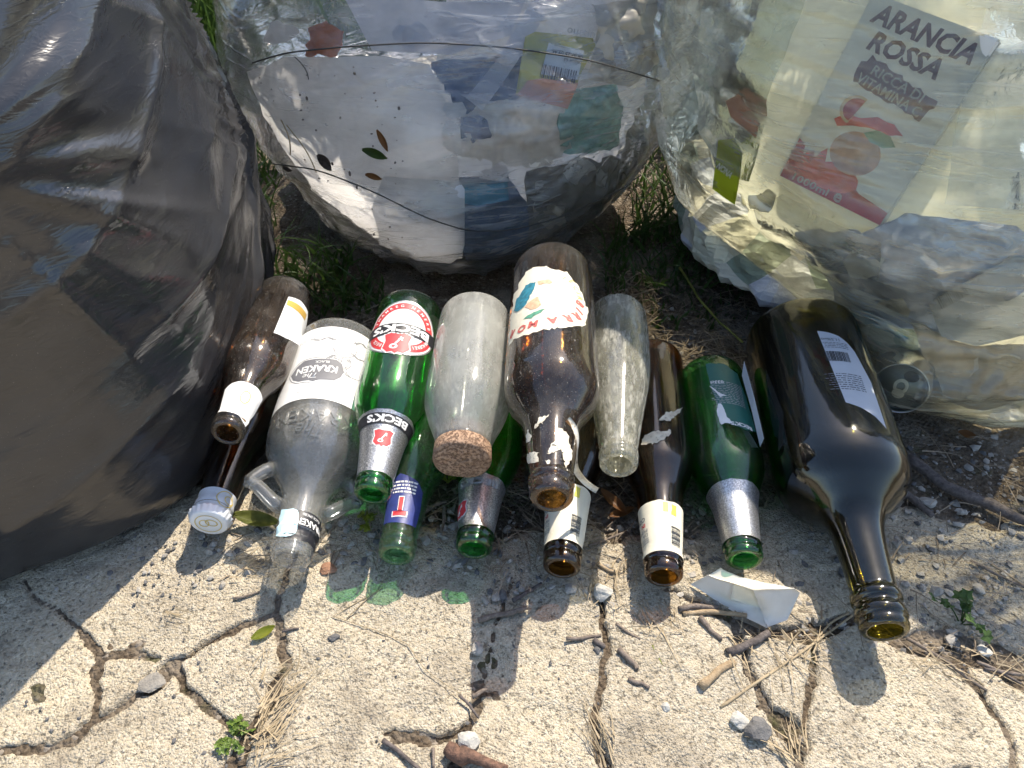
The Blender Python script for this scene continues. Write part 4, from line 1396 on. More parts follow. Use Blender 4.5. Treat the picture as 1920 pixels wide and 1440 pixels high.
JUG = [(0, 3.75), (0.3, 4.1), (1.0, 4.25), (12.6, 4.25), (14.2, 4.1), (15.8, 3.55), (17.2, 2.7), (18.4, 2.05), (19.6, 1.75), (21.2, 1.62), (22.7, 1.58), (22.8, 1.68), (23.1, 1.68), (23.2, 1.5), (23.6, 1.5), (23.75, 1.6), (23.95, 1.5), (24.2, 1.5), (24.35, 1.6), (24.55, 1.5), (24.8, 1.5), (25.0, 1.42)]
MAGNUM = [(0, 4.6), (0.4, 5.0), (1.2, 5.15), (18.4, 5.18), (20.0, 5.02), (21.4, 4.45), (22.7, 3.35), (23.9, 2.35), (25.2, 1.95), (27.5, 1.72), (30.9, 1.58), (31.05, 1.72), (31.6, 1.72), (31.75, 1.56), (32.2, 1.56), (32.35, 1.74), (33.0, 1.74), (33.15, 1.6), (33.7, 1.64), (34.0, 1.5)]

# ---- brown bottle with white neck label (upper left)
b1 = Bottle('beer_bottle', 'dusty brown beer bottle with white neck label against the black bag', (528, 578, 0.075), (426, 812, 0.092), [(a * 0.82, b * 0.93) for a, b in LONGNECK], MAT['amber_dusty'], length=0.205)
lb = b1.wrap_px('front_label', [(542, 555), (565, 563), (580, 585), (580, 612), (567, 650), (553, 641), (535, 633), (513, 623)], 0.0003, MAT['white_paper'])
b1.wrap_px('gold_bar', [(540, 561), (562, 572), (577, 590), (574, 601), (558, 583), (537, 571)], 0.0005, MAT['gold_ink'], lb)
nl = b1.wrap_px('neck_label', [(420, 729), (434, 718), (452, 714), (470, 719), (484, 728), (494, 750), (478, 780), (462, 800), (448, 780), (428, 771), (405, 770)], 0.0003, MAT['white_paper'])
ph, s0 = b1.uv(460, 745)
b1.wrap('emblem', ring_bm(0.004, 0.007, 0.0032, 0.006, 24), ph, s0, 0.0005, MAT['ochre_ink'], nl)

# ---- capped brown bottle below it
b2 = Bottle('beer_bottle', 'brown beer bottle with a white crown cap lowest at the left', (520, 640, 0.030), (392, 978, 0.030), LONG_THIN, MAT['amber'], length=0.235)
nl = b2.sleeve('neck_label', b2.s_of(916), b2.s_of(966), 0.0003, MAT['grey_paper'], 2.2)
b2.sleeve('white_band', b2.s_of(952), b2.s_of(964), 0.0005, MAT['white_paper'], 2.2, nl)
ph, s0 = b2.uv(424, 936)
b2.wrap('swirl', join_bm(ring_bm(0.008, 0.007, 0.0072, 0.0062, 28), ring_bm(0.0045, 0.004, 0.0037, 0.0032, 20, -0.003)), ph, s0, 0.0005, MAT['ochre_ink'], nl)


def crown_cap(b):
    n = 84; rows = []
    for zz, r, w in ((-0.0058, 0.0168, 0.0007), (-0.004, 0.0162, 0.0006), (-0.0012, 0.0152, 0.0003), (0.0, 0.0146, 0), (0.0006, 0.0132, 0), (0.0007, 0.0001, 0)):
        rows.append([((r + w * math.cos(21 * a)) * math.cos(a), (r + w * math.cos(21 * a)) * math.sin(a), b.L + 0.0012 + zz) for a in np.arange(n) * 2 * math.pi / n])
    cap = obj('crown_cap', [p for r in rows for p in r], grid_faces(len(rows), n, True), MAT['white_cap'], b.root)
    bm = join_bm(ring_bm(0.0105, 0.0105, 0.0098, 0.0098, 36), ring_bm(0.005, 0.004, 0.0040, 0.0031, 24, 0.002, 0.002), ring_bm(0.004, 0.0045, 0.0032, 0.0036, 24, -0.003, -0.001))
    for v in bm.verts:
        v.co.z = b.L + 0.0022
    bm_obj('swirl', bm, MAT['ochre_ink'], cap)


crown_cap(b2)

# ---- clear jug bottle with two loop handles
b3 = Bottle('rum_bottle', 'clear glass jug bottle with two small loop handles and octopus label', (640, 655, 0.044), (545, 1048, 0.040), JUG, MAT['clear'], 0.003, lip=0.0105)
lab = b3.sleeve('front_label', b3.s_of(616), b3.s_of(750), 0.0003, MAT['white_paper'], 1.5, phi0=0.1)


def ribbon_bm(pts, wd):
    A = np.array(pts, float)
    # smooth
    t = np.linspace(0, len(A) - 1, 8 * (len(A) - 1) + 1)
    A = np.stack([np.interp(t, np.arange(len(A)), A[:, 0]), np.interp(t, np.arange(len(A)), A[:, 1])], -1)
    for _ in range(8):
        A[1:-1] = (A[:-2] + 2 * A[1:-1] + A[2:]) / 4
    d = np.gradient(A, axis=0); d /= np.maximum(np.linalg.norm(d, axis=1, keepdims=True), 1e-9)
    nrm = np.stack([-d[:, 1], d[:, 0]], -1)
    w = np.linspace(1, 0.45, len(A))[:, None] * wd / 2
    bm = bmesh.new()
    a = [bm.verts.new((*p, 0)) for p in A + nrm * w]; b = [bm.verts.new((*p, 0)) for p in A - nrm * w]
    for k in range(len(A) - 1):
        bm.faces.new((a[k], a[k + 1], b[k + 1], b[k]))
    return bm


def jug_print():
    mm = 0.001
    ph, s0 = b3.uv(592, 690)
    pl = [(-22, -9), (-16, -13), (14, -13), (21, -8), (26, 0), (21, 8), (14, 13), (4, 14), (0, 16), (-5, 14), (-18, 13), (-23, 7), (-25, 0)]
    pl = [(x * mm * 0.95, y * mm) for x, y in pl]
    pq = b3.wrap('name_panel', poly_bm(pl), ph, s0, 0.0006, MAT['grey_ink'], lab)
    b3.wrap('panel_line', join_bm(*[ribbon_bm([(x * 1.10, y * 1.16) for x, y in pl + pl[:1]], 0.0007)]), ph, s0, 0.0005, MAT['grey_ink'], lab)
    b3.wrap('lettering', join_bm(text_bm('KRAKEN', 0.036, 0.0085, 0.025), move_bm(text_bm('The', None, 0.006, 0.0, 0.3), 0.004, 0.0088), move_bm(text_bm('BLACK', 0.012, 0.003, 0.01), -0.004, -0.0085)), ph, s0, 0.0009, MAT['white_paper'], pq)
    # octopus engraving
    ph, s0 = b3.uv(648, 650)
    G = []
    G.append(ring_bm(0.0112, 0.0148, 0.0103, 0.0139, 40))
    for k in range(9):
        x = (k - 4) * 0.0022
        G.append(ribbon_bm([(x * 0.9, 0.010), (x, 0.002 + 0.001 * (k % 3)), (x * 0.8, -0.006)], 0.0007))
    G += [move_bm(ring_bm(0.0016, 0.0016, 0.0011, 0.0011, 16), sx, 0.0165) for sx in (-0.006, 0.006)] + [move_bm(poly_bm(ell(0.0006, 0.0006, 10)), sx, 0.0165) for sx in (-0.006, 0.006)]
    arms = [[(-0.006, 0.014), (-0.009, 0.022), (-0.004, 0.030), (-0.010, 0.036), (-0.018, 0.034)], [(0.0, 0.015), (0.001, 0.024), (0.005, 0.032), (0.012, 0.037), (0.022, 0.035)],
            [(0.006, 0.013), (0.012, 0.020), (0.008, 0.028), (0.016, 0.030), (0.026, 0.028)], [(0.009, -0.006), (0.016, -0.010), (0.022, -0.005), (0.030, -0.010)],
            [(-0.009, -0.008), (-0.015, -0.014), (-0.020, -0.010), (-0.026, -0.013)], [(-0.009, 0.006), (-0.015, 0.010), (-0.020, 0.006), (-0.025, 0.012)]]
    for a in arms:
        A = np.array(a)
        G += [ribbon_bm(A, 0.0010), ribbon_bm(A + np.array([0.0026, 0.0004]), 0.0009), ribbon_bm(A + np.array([0.0013, 0.0002]), 0.0005)]
    b3.wrap('octopus_engraving', join_bm(*G), ph, s0, 0.0005, MAT['mid_ink'], lab)
    ph, s0 = b3.uv(600, 632)
    b3.wrap('small_print', lines_bm(0.020, 0.006, 3, 12, 0.35), ph + 0.3, s0, 0.0005, MAT['light_ink'], lab)
    ph, s0 = b3.uv(575, 735)
    b3.wrap('small_print', lines_bm(0.022, 0.006, 3, 13, 0.35), ph, s0, 0.0005, MAT['light_ink'], lab)
    # raised letters in the glass
    em = join_bm(move_bm(text_bm('KRAKEN', 0.066, 0.012, 0.0), 0, 0), move_bm(text_bm('The', None, 0.011, 0.0, 0.35), 0.002, 0.013))
    ph, s0 = b3.uv(588, 778)
    dice(em, 0.004)
    em.verts.index_update()
    u = np.array([v.co.x for v in em.verts]); w = np.array([v.co.y for v in em.verts])
    phv = ph + u / float(b3.R(s0)); sa = s0 + w
    r = b3.R(sa) + 0.0011
    V = np.stack([-np.sin(phv) * r, np.cos(phv) * r, sa], -1)
    Nn = np.stack([-np.sin(phv), np.cos(phv), 0 * sa], -1)
    shell('raised_letters', em, V, Nn, 0.0010, MAT['emboss'], b3.root, False)
    # neck wrap
    nk = b3.sleeve('neck_label', b3.s_of(957), b3.s_of(1010), 0.0003, MAT['ink'], 1.35, phi0=-0.75, top_wave=0.0015, seed=4)
    ph, s0 = b3.uv(578, 982)
    b3.wrap('lettering', join_bm(text_bm('KRAKEN', 0.024, 0.0065, 0.02), move_bm(text_bm('BLACK SPICED', 0.016, 0.0022, 0.01), 0, -0.007)), ph - 0.15, s0, 0.0006, MAT['white_paper'], nk)
    b3.wrap_px('tax_strip', ragged([(527, 955), (550, 953), (560, 957), (556, 1000), (536, 1008), (516, 1006)], 1.5, 8, 5), 0.0007, MAT['tax_strip'])
    # loop handles
    for sg in (-1, 1):
        pts = []
        s_a, s_b = b3.L * 0.665, b3.L * 0.82
        for k in range(17):
            t = k / 16; a = math.pi * t
            sa_ = s_a + (s_b - s_a) * t
            base = float(b3.R(np.array(sa_))) * 0.92
            pts.append((sg * (base + (0.026 if sg < 0 else 0.022) * math.sin(a) ** 0.7), 0.0, sa_ + 0.006 * math.sin(2 * a)))
        V_, F_ = tube(pts, [0.0062 - 0.0012 * math.sin(math.pi * k / 16) for k in range(17)], 16)
        obj('handle', V_, F_, MAT['handle_glass'], b3.root)


def solid_clear():
    m = M('solid_clear_glass')
    co = m.coord()
    nrm = m.bump(m.noise(co, 120, 3), 0.3, 0.001)
    g = m.n('BsdfPrincipled', {'Base Color': (0.95, 0.97, 0.96), 'Roughness': 0.04, 'IOR': 1.5, 'Transmission Weight': 1.0, 'Normal': nrm})
    d = m.n('BsdfDiffuse', {'Color': (0.6, 0.6, 0.56)})
    return m.done(m.mixs(m.math('MULTIPLY', m.ramp(m.noise(co, 200, 4), [(0.45, 0.0), (0.7, 1.0)]), 0.25), g, d))


MAT['solid_clear'] = solid_clear()
MAT['handle_glass'] = glass('handle_glass', (0.97, 0.98, 0.975), 0.06, (0.80, 0.80, 0.76), 0.5, speck=0.1, wave=0.2, haze=0.13)
MAT['emboss'] = MAT['handle_glass']
jug_print()


# ---- green beer bottles with a silver neck foil
def shield_bm(k):
    return poly_bm([(x * k, y * k) for x, y in [(-1, -0.9), (-0.55, -1.05), (0, -0.95), (0.55, -1.05), (1, -0.9), (0.85, -0.2), (1, 0.5), (0.6, 0.95), (0.2, 0.9), (0, 1.1), (-0.2, 0.9), (-0.6, 0.95), (-1, 0.5), (-0.85, -0.2)]])


def key_bm(k):
    return join_bm(move_bm(ring_bm(0.36 * k, 0.30 * k, 0.17 * k, 0.13 * k, 20), 0.22 * k, 0.48 * k), move_bm(poly_bm(rect(0.17 * k, 1.0 * k)), -0.08 * k, -0.18 * k, -0.5), move_bm(poly_bm(rect(0.42 * k, 0.16 * k)), -0.30 * k, -0.42 * k, -0.5),
                   move_bm(poly_bm(rect(0.30 * k, 0.14 * k)), -0.36 * k, -0.66 * k, -0.5))


b4 = Bottle('beer_bottle', 'bright green beer bottle with oval red and white label facing up', (770, 584, 0.088), (697, 928, 0.068), LONGNECK, MAT['green'])
ph, s0 = b4.uv(752, 612)
ov = b4.wrap('oval_label', poly_bm(ell(0.0335, 0.033, 48)), ph, s0, 0.0003, MAT['white_paper'])
b4.wrap('red_ring', ring_bm(0.0305, 0.030, 0.0225, 0.0225, 56), ph, s0, 0.0005, MAT['red_ink'], ov)
b4.wrap('silver_edge', ring_bm(0.0335, 0.033, 0.0322, 0.0317, 56), ph, s0, 0.0005, MAT['foil'], ov)
for word, a0, a1 in (('BREMEN GERMANY', 195, 345), ('BRAUEREI', 165, 118), ('BECK', 60, 30)):
    b4.wrap('lettering', arc_text(word, 0.0263, math.radians(a0), math.radians(a1), 0.0032, 0.98), ph, s0, 0.0008, MAT['white_paper'], ov)
bd = b4.wrap('black_band', poly_bm([(-0.034, -0.0065), (-0.012, -0.0048), (0.012, -0.0048), (0.034, -0.0065), (0.034, 0.0065), (0.012, 0.0082), (-0.012, 0.0082), (-0.034, 0.0065)]), ph, s0 + 0.001, 0.0008, MAT['ink'], ov)
b4.wrap('lettering', text_bm("BECK'S", 0.052, 0.0098, 0.045), ph, s0 + 0.0025, 0.0011, MAT['white_paper'], bd)
b4.wrap('white_shield', shield_bm(0.0125), ph + 0.02, s0 + 0.0205, 0.0008, MAT['white_paper'], ov)
sh = b4.wrap('red_shield', shield_bm(0.0112), ph + 0.02, s0 + 0.0205, 0.0011, MAT['red_ink'], ov)
b4.wrap('key_emblem', key_bm(0.0095), ph + 0.02, s0 + 0.0205, 0.0014, MAT['white_paper'], ov)


def neck_foil(b, y0, y1, ysh, shield=True, word=True, faded=False, off=0.0004, phs=0.0):
    fo = b.sleeve('neck_foil', b.s_of(y0), b.s_of(y1), off, MAT['foil'], bot_wave=0.0006, top_wave=0.0004, seed=7)
    if word:
        w0 = b.s_of(y0) + 0.003
        if not faded:
            b.sleeve('black_band', w0, w0 + 0.009, off + 0.0003, MAT['ink'], parent=fo)
        b.wrap('lettering', text_bm("BECK'S", 0.034, 0.0066, 0.04), phs, w0 + 0.0045, off + 0.0006, MAT['light_ink'] if faded else MAT['white_paper'], fo)
        b.wrap('lettering', text_bm("BECK'S", 0.034, 0.0066, 0.04), phs + 2.6, w0 + 0.0045, off + 0.0006, MAT['light_ink'] if faded else MAT['white_paper'], fo)
    if shield:
        s1 = b.s_of(ysh)
        b.wrap('white_shield', shield_bm(0.0078), phs + (0.9 if faded else 0.05), s1, off + 0.0003, MAT['white_paper'], fo)
        b.wrap('red_shield', shield_bm(0.0069), phs + (0.9 if faded else 0.05), s1, off + 0.0005, MAT['red_ink'], fo)
        b.wrap('key_emblem', key_bm(0.0058), phs + (0.9 if faded else 0.05), s1, off + 0.0008, MAT['white_paper'], fo)
    return fo


neck_foil(b4, 768, 882, 822)

b5 = Bottle('soda_bottle', 'pale green bottle with blue neck label and red letter', (805, 700, 0.030), (743, 1042, 0.030), LONGNECK, MAT['pale_green'], length=0.222)
bl = b5.wrap_px('neck_label', [(751, 888), (768, 893), (783, 903), (793, 924), (788, 960), (780, 990), (766, 984), (748, 980), (732, 980), (717, 984), (722, 955), (728, 925), (738, 900)], 0.0003, MAT['navy_label'])
ph, s0 = b5.uv(751, 950)
b5.wrap('red_letter', move_bm(text_bm('T', 0.0105, 0.0165, 0.05), 0, 0), ph, s0, 0.0009, MAT['red_ink'], bl)
b5.wrap('letter_edge', move_bm(text_bm('T', 0.0125, 0.0185, 0.07), 0, 0), ph, s0, 0.0006, MAT['white_paper'], bl)
ph, s0 = b5.uv(755, 912)
b5.wrap('small_print', lines_bm(0.022, 0.012, 4, 21, 0.5), ph, s0, 0.0006, MAT['white_paper'], bl)

b7 = Bottle('beer_bottle', 'dark green beer bottle with worn silver foil under the corked bottle', (930, 720, 0.030), (888, 1030, 0.032), LONGNECK, MAT['green'], length=0.222)
neck_foil(b7, 888, 984, 950, True, True, True, phs=0.25)

# ---- corked frosted bottle
b6 = Bottle('corked_bottle', 'frosted dusty clear bottle closed with a wide cork', (892, 592, 0.094), (868, 838, 0.082), CORKED, MAT['frosted'], 0.0032, lip=0.0165)


def cork(b):
    n = 56; rows = []
    for zz, r in ((-0.016, 0.0162), (0.0, 0.0164), (0.0004, 0.0212), (0.0015, 0.0222), (0.011, 0.0226), (0.0130, 0.0222), (0.0142, 0.0205), (0.0146, 0.012), (0.0146, 0.0001)):
        rows.append([(r * math.cos(a) * (1 + 0.012 * math.sin(3 * a + zz * 200)), r * math.sin(a) * (1 + 0.012 * math.cos(2 * a)), b.L + zz + (0.0005 * math.sin(5 * a) if zz > 0.012 else 0)) for a in np.arange(n) * 2 * math.pi / n])
    obj('cork', [p for r in rows for p in r], grid_faces(len(rows), n, True), MAT['cork'], b.root)


cork(b6)
ph, s0 = b6.uv(868, 712)
b6.wrap('embossed_mark', join_bm(ring_bm(0.008, 0.010, 0.0072, 0.0092, 30), ring_bm(0.0045, 0.006, 0.0039, 0.0054, 24)), ph, s0, 0.0006, MAT['frosted'])

# ---- lower brown bottles with cream neck label
def cream_neck(b, y0, y1, bar, txt):
    lab_ = b.sleeve('neck_label', b.s_of(y0), b.s_of(y1), 0.0003, MAT['cream_paper'], 2.4, bot_wave=0.0005)
    ph_, s_ = b.uv(*bar)
    b.wrap('barcode', move_bm(barcode_bm(0.017, 0.0085, 24, 8), 0, 0, math.pi / 2), ph_, s_, 0.0006, MAT['ink'], lab_)
    ph2, s2 = b.uv(*txt)
    b.wrap('lettering', move_bm(text_bm('IN', None, 0.0035, 0.02), 0, 0), ph2, s2, 0.0006, MAT['red_ink'], lab_)
    b.wrap('lettering', join_bm(move_bm(text_bm('COM', None, 0.0038, 0.02), 0.003, -0.0055), move_bm(text_bm('PRIMA', None, 0.003, 0.0), 0.002, 0.005), move_bm(text_bm('DA', None, 0.003, 0.0), -0.001, 0.0092), move_bm(lines_bm(0.011, 0.005, 3, 4), 0.001, 0.014)), ph2, s2, 0.0006, MAT['grey_ink'], lab_)
    b.wrap('olive_stripe', poly_bm(ragged(rect(0.0042, 0.0095), 0.0004, 0.002, 3)), ph_ + 0.12, b.s_of(y0) + 0.0075, 0.0006, MAT['olive_ink'], lab_)
    b.wrap('tan_stripe', poly_bm(rect(0.0038, 0.0085)), ph_ + 0.52, b.s_of(y0) + 0.006, 0.0006, MAT['ochre_ink'], lab_)
    return lab_


b10 = Bottle('beer_bottle', 'brown beer bottle with cream neck label below the big torn-label bottle', (1085, 690, 0.030), (1053, 1066, 0.030), LONG_THIN, MAT['amber'], length=0.248)
cream_neck(b10, 905, 1012, (1080, 985), (1024, 970))
b11 = Bottle('beer_bottle', 'brown beer bottle with cream neck label left of the folded paper', (1222, 672, 0.030), (1245, 1082, 0.030), LONG_THIN, MAT['amber'], length=0.25)
cream_neck(b11, 938, 1032, (1268, 1008), (1206, 988))
for k, poly in enumerate([[(1205, 820), (1225, 808), (1258, 806), (1254, 818), (1232, 830), (1200, 834)], [(1236, 786), (1246, 776), (1282, 764), (1276, 774), (1252, 790)]]):
    b11.wrap_px('paper_remnant', ragged(poly, 2.4, 4, k), 0.0006, MAT['old_paper'])

# ---- big brown bottle with a torn label, on top of the heap
b8 = Bottle('beer_bottle', 'large dusty brown bottle with torn picture label on top of the heap', (1035, 512, 0.108), (1034, 936, 0.112), BIG_BEER, MAT['amber_dusty'], 0.003)
tl = b8.wrap_px('torn_label', ragged([(1020, 497), (1037, 505), (1062, 508), (1087, 537), (1095, 560), (1104, 583), (1098, 608), (1080, 612), (1040, 615), (1007, 621), (967, 633), (949, 650), (952, 600), (962, 552), (975, 523), (995, 503)], 2.2, 5, 2), 0.0003, MAT['cream_paper'])
b8.wrap_px('worn_print', ragged([(962, 582), (968, 560), (985, 535), (1004, 527), (1001, 540), (984, 573), (968, 583)], 1.0, 5, 3), 0.0006, MAT['teal_ink'], tl)
b8.wrap_px('worn_print', ragged([(984, 577), (994, 562), (1010, 556), (1014, 572), (1000, 580)], 1.2, 5, 4), 0.0006, MAT['skin_ink'], tl)
b8.wrap_px('worn_print', ragged([(980, 598), (1000, 584), (1024, 578), (1008, 588), (996, 596)], 1.0, 5, 6), 0.0006, MAT['green_ink'], tl)
b8.wrap_px('worn_print', ragged([(1008, 526), (1030, 523), (1036, 530), (1010, 533)], 1.0, 5, 8), 0.0006, MAT['skin_ink'], tl)


def letters_px(b, seq, centre, h, off, mat, par, bold=0.05):
    """letters placed one by one, tops pointing away from a centre"""
    bms = []
    pc, sc = b.uv(*centre)
    r = float(b.R(sc))
    for ch, x, y in seq:
        p, s_ = b.uv(x, y)
        u, v = (p - pc) * r, s_ - sc
        bms.append(move_bm(text_bm(ch, h=h, bold=bold), u, v, math.atan2(v, u) - math.pi / 2))
    return b.wrap('lettering', join_bm(*bms), pc, sc, off, mat, par)


letters_px(b8, [('B', 1088, 570), ('I', 1087, 583), ('R', 1081, 592), ('R', 1064, 597), ('A', 1037, 600), ('M', 999, 608), ('O', 977, 616), ('R', 958, 626)], (1022, 540), 0.0085, 0.0006, MAT['brick_ink'], tl)
letters_px(b8, [('R', 1089, 559), ('I', 1086, 550), ('C', 1081, 540), ('E', 1072, 528), ('I', 1058, 520)], (1022, 552), 0.0058, 0.0006, MAT['ochre_ink'], tl, 0.0)
for k, poly in enumerate([[(1010, 783), (1028, 779), (1016, 793), (1001, 806)], [(1043, 804), (1055, 802), (1066, 818), (1070, 840), (1074, 854), (1066, 868), (1061, 879), (1053, 839), (1045, 848), (1035, 848), (1026, 852), (1032, 835), (1045, 822)],
                          [(989, 804), (997, 818), (993, 833), (985, 826)], [(987, 850), (1010, 848), (1008, 864), (993, 870), (979, 866)], [(1062, 874), (1066, 862), (1070, 856), (1062, 884)], [(1020, 866), (1030, 863), (1027, 870)]]):
    b8.wrap_px('label_remnant', ragged(poly, 2.2, 3, k + 10), 0.0005, MAT['old_paper'], step=0.002)


def peeled_strip():
    pts = []
    for px, py, z in ((1064, 786, 0.128), (1078, 800, 0.124), (1083, 822, 0.118), (1078, 850, 0.110), (1077, 876, 0.098), (1086, 892, 0.086), (1100, 908, 0.074), (1120, 920, 0.066)):
        pts.append(np.array(at(px, py, z)))
    A = np.array(pts)
    t = np.linspace(0, len(A) - 1, 50)
    A = np.stack([np.interp(t, np.arange(len(A)), A[:, k]) for k in range(3)], -1)
    for _ in range(10):
        A[1:-1] = (A[:-2] + 2 * A[1:-1] + A[2:]) / 4
    V, N = [], []
    bm = bmesh.new(); rows = []
    for i, p in enumerate(A):
        d = A[min(i + 1, 49)] - A[max(i - 1, 0)]; d /= np.linalg.norm(d)
        sd = np.cross(d, np.array([0.2, -0.7, 0.7])); sd /= np.linalg.norm(sd)
        tw = 0.6 * math.sin(i * 0.12); nn = np.cross(sd, d)
        sd = sd * math.cos(tw) + nn * math.sin(tw)
        for q in (-1, 0, 1):
            V.append(p + sd * q * 0.0024); N.append(np.cross(sd, d))
        rows.append([bm.verts.new((0, 0, 0)) for _ in range(3)])
    for i in range(49):
        for q in (0, 1):
            bm.faces.new((rows[i][q], rows[i][q + 1], rows[i + 1][q + 1], rows[i + 1][q]))
    bm.verts.index_update()
    inv = b8.root.matrix_world.inverted()
    V = np.array([inv @ Vector(v) for v in V]); N = np.array([inv.to_3x3() @ Vector(v) for v in N])
    shell('peeled_strip', bm, V, N, 0.0004, MAT['old_paper'], b8.root)


bpy.context.view_layer.update()
peeled_strip()

# ---- slender grey bottle
b9 = Bottle('water_bottle', 'slender dirty grey glass bottle right of the large torn-label bottle', (1158, 590, 0.080), (1160, 872, 0.088), SLENDER, MAT['dusty_clear'], 0.003)

# ---- green bottle in the shade, its back label up
b12 = Bottle('beer_bottle', 'green beer bottle with dark printed back label beside the wine bottle', (1332, 706, 0.030), (1396, 1050, 0.034), LONGNECK, MAT['green'])
gl = b12.wrap_px('back_label', ragged([(1322, 681), (1358, 681), (1384, 700), (1402, 748), (1420, 808), (1400, 806), (1372, 794), (1352, 788), (1346, 758), (1334, 730)], 0.6, 8, 2), 0.0003, MAT['dark_green_label'])
ph, s0 = b12.uv(1365, 738)
b12.wrap('small_print', lines_bm(0.030, 0.030, 13, 31, 0.35), ph, s0 - 0.002, 0.0006, MAT['light_ink'], gl)
ph, s0 = b12.uv(1345, 716)
b12.wrap('lettering', text_bm('033cl', 0.011, 0.0042, 0.03), ph, s0, 0.0009, MAT['white_paper'], gl)
ph, s0 = b12.uv(1392, 797)
b12.wrap('lettering', text_bm("BECK'S", 0.020, 0.0045, 0.04), ph, s0, 0.0009, MAT['white_paper'], gl)
b12.wrap_px('torn_patch', ragged([(1346, 756), (1356, 760), (1362, 780), (1372, 793), (1352, 796), (1344, 775)], 1.2, 4, 6), 0.0009, MAT['white_paper'], gl)
b12.wrap_px('torn_patch', ragged([(1330, 724), (1352, 738), (1364, 742), (1350, 744)], 0.5, 6, 7), 0.0009, MAT['white_paper'], gl)
neck_foil(b12, 898, 1004, 950, False, False)

# ---- magnum wine bottle
b13 = Bottle('wine_bottle', 'large dark wine bottle lying at the right of the heap', (1500, 630, 0.056), (1660, 1184, 0.040), MAGNUM, MAT['wine'], 0.0036, lip=0.0105, punt=0.02)
wl = b13.wrap_px('back_label', [(1531, 620), (1553, 622), (1573, 629), (1590, 642), (1603, 659), (1634, 715), (1662, 803), (1642, 780), (1616, 764), (1585, 755)], 0.0003, MAT['blue_white_paper'])
ph, s0 = b13.uv(1572, 668)
b13.wrap('barcode', barcode_bm(0.020, 0.012, 26, 15), ph + 0.02, s0, 0.0006, MAT['ink'], wl)
b13.wrap('small_print', lines_bm(0.022, 0.008, 4, 41, 0.35), ph, s0 - 0.014, 0.0006, MAT['grey_ink'], wl)
b13.wrap('lettering', text_bm('11,5%vol', 0.016, 0.004, 0.01), ph + 0.05, s0 - 0.0215, 0.0006, MAT['grey_ink'], wl)
b13.wrap('small_print', lines_bm(0.030, 0.020, 8, 42, 0.35), ph + 0.02, s0 + 0.030, 0.0006, MAT['grey_ink'], wl)

# ---- loose white label standing between the green and the wine bottle
pk = np.array([at(1395, 677, 0.066), at(1391, 704, 0.060), at(1410, 772, 0.064), at(1425, 838, 0.052), at(1432, 822, 0.062), at(1414, 745, 0.074)])
bm = bmesh.new(); vs = [bm.verts.new(p) for p in pk]
bm.faces.new((vs[0], vs[1], vs[2], vs[5])); bm.faces.new((vs[5], vs[2], vs[3], vs[4])); bm.verts.index_update()
N_ = np.repeat(np.array([[-0.8, -0.3, 0.5]]), 6, 0)
pl = shell('peeled_label', bm, pk, N_, 0.0004, MAT['blue_white_paper'], None, False)
tag(pl, 'narrow white label peeling up between the green and the wine bottle', 'label')

# ================================================================== LITTER AND GROUND COVER
def folded_paper():
    q = lambda x, y, z: np.array(at(x, y, z))
    P = {'l': q(1294, 1096, 0.006), 'bl': q(1328, 1078, 0.022), 'bt': q(1352, 1062, 0.030), 'n1': q(1376, 1091, 0.030), 'n2': q(1371, 1121, 0.014), 'n3': q(1425, 1137, 0.009),
         'tip': q(1436, 1180, 0.005), 'r1': q(1476, 1163, 0.008), 'r2': q(1500, 1111, 0.026), 'r3': q(1489, 1103, 0.032), 'f1': q(1413, 1103, 0.036), 'bm': q(1416, 1084, 0.030), 'b2': q(1388, 1079, 0.033)}
    root = empty('folded_paper', Matrix.Translation(P['tip']))
    tag(root, 'white folded paper wrapper under the mouth of the right green bottle', 'paper')
    o = np.array(P['tip'])

    def sheet(name, quads, mat):
        bm = bmesh.new(); vid = {}; 
        for f in quads:
            vs = []
            for k in f:
                if k not in vid:
                    vid[k] = bm.verts.new(P[k] - o)
                vs.append(vid[k])
            bm.faces.new(vs)
        bmesh.ops.subdivide_edges(bm, edges=bm.edges[:], cuts=5, use_grid_fill=True)
        bmesh.ops.triangulate(bm, faces=bm.faces[:])
        for _ in range(5):
            bmesh.ops.smooth_vert(bm, verts=[v for v in bm.verts if not v.is_boundary], factor=0.5, use_axis_x=True, use_axis_y=True, use_axis_z=True)
        bm.verts.index_update()
        A = np.array([v.co for v in bm.verts])
        A[:, 2] += 0.0022 * fbm(A[:, 0] * 40, A[:, 1] * 40, seed=5, octv=3)
        bm.normal_update()
        N = np.array([v.normal for v in bm.verts])
        return shell(name, bm, A, N, 0.0005, mat, root, True)
    sheet('front_flap', [('l', 'n2', 'n1', 'bl'), ('l', 'tip', 'n3', 'n2')], MAT['cup_paper'])
    sheet('right_flap', [('n3', 'tip', 'r1', 'f1'), ('f1', 'r1', 'r2', 'r3')], MAT['cup_paper'])
    sheet('inner_fold', [('n1', 'n2', 'n3', 'f1')], MAT['cream_paper'])
    sheet('back_flap', [('bl', 'n1', 'b2', 'bt'), ('n1', 'f1', 'bm', 'b2'), ('f1', 'r3', 'bm')], MAT['cream_paper'])


MAT['cup_paper'] = plain('warm_white_paper', (0.82, 0.77, 0.68), 0.6, 0.06, 60, 0.3, trans=0.15)
folded_paper()


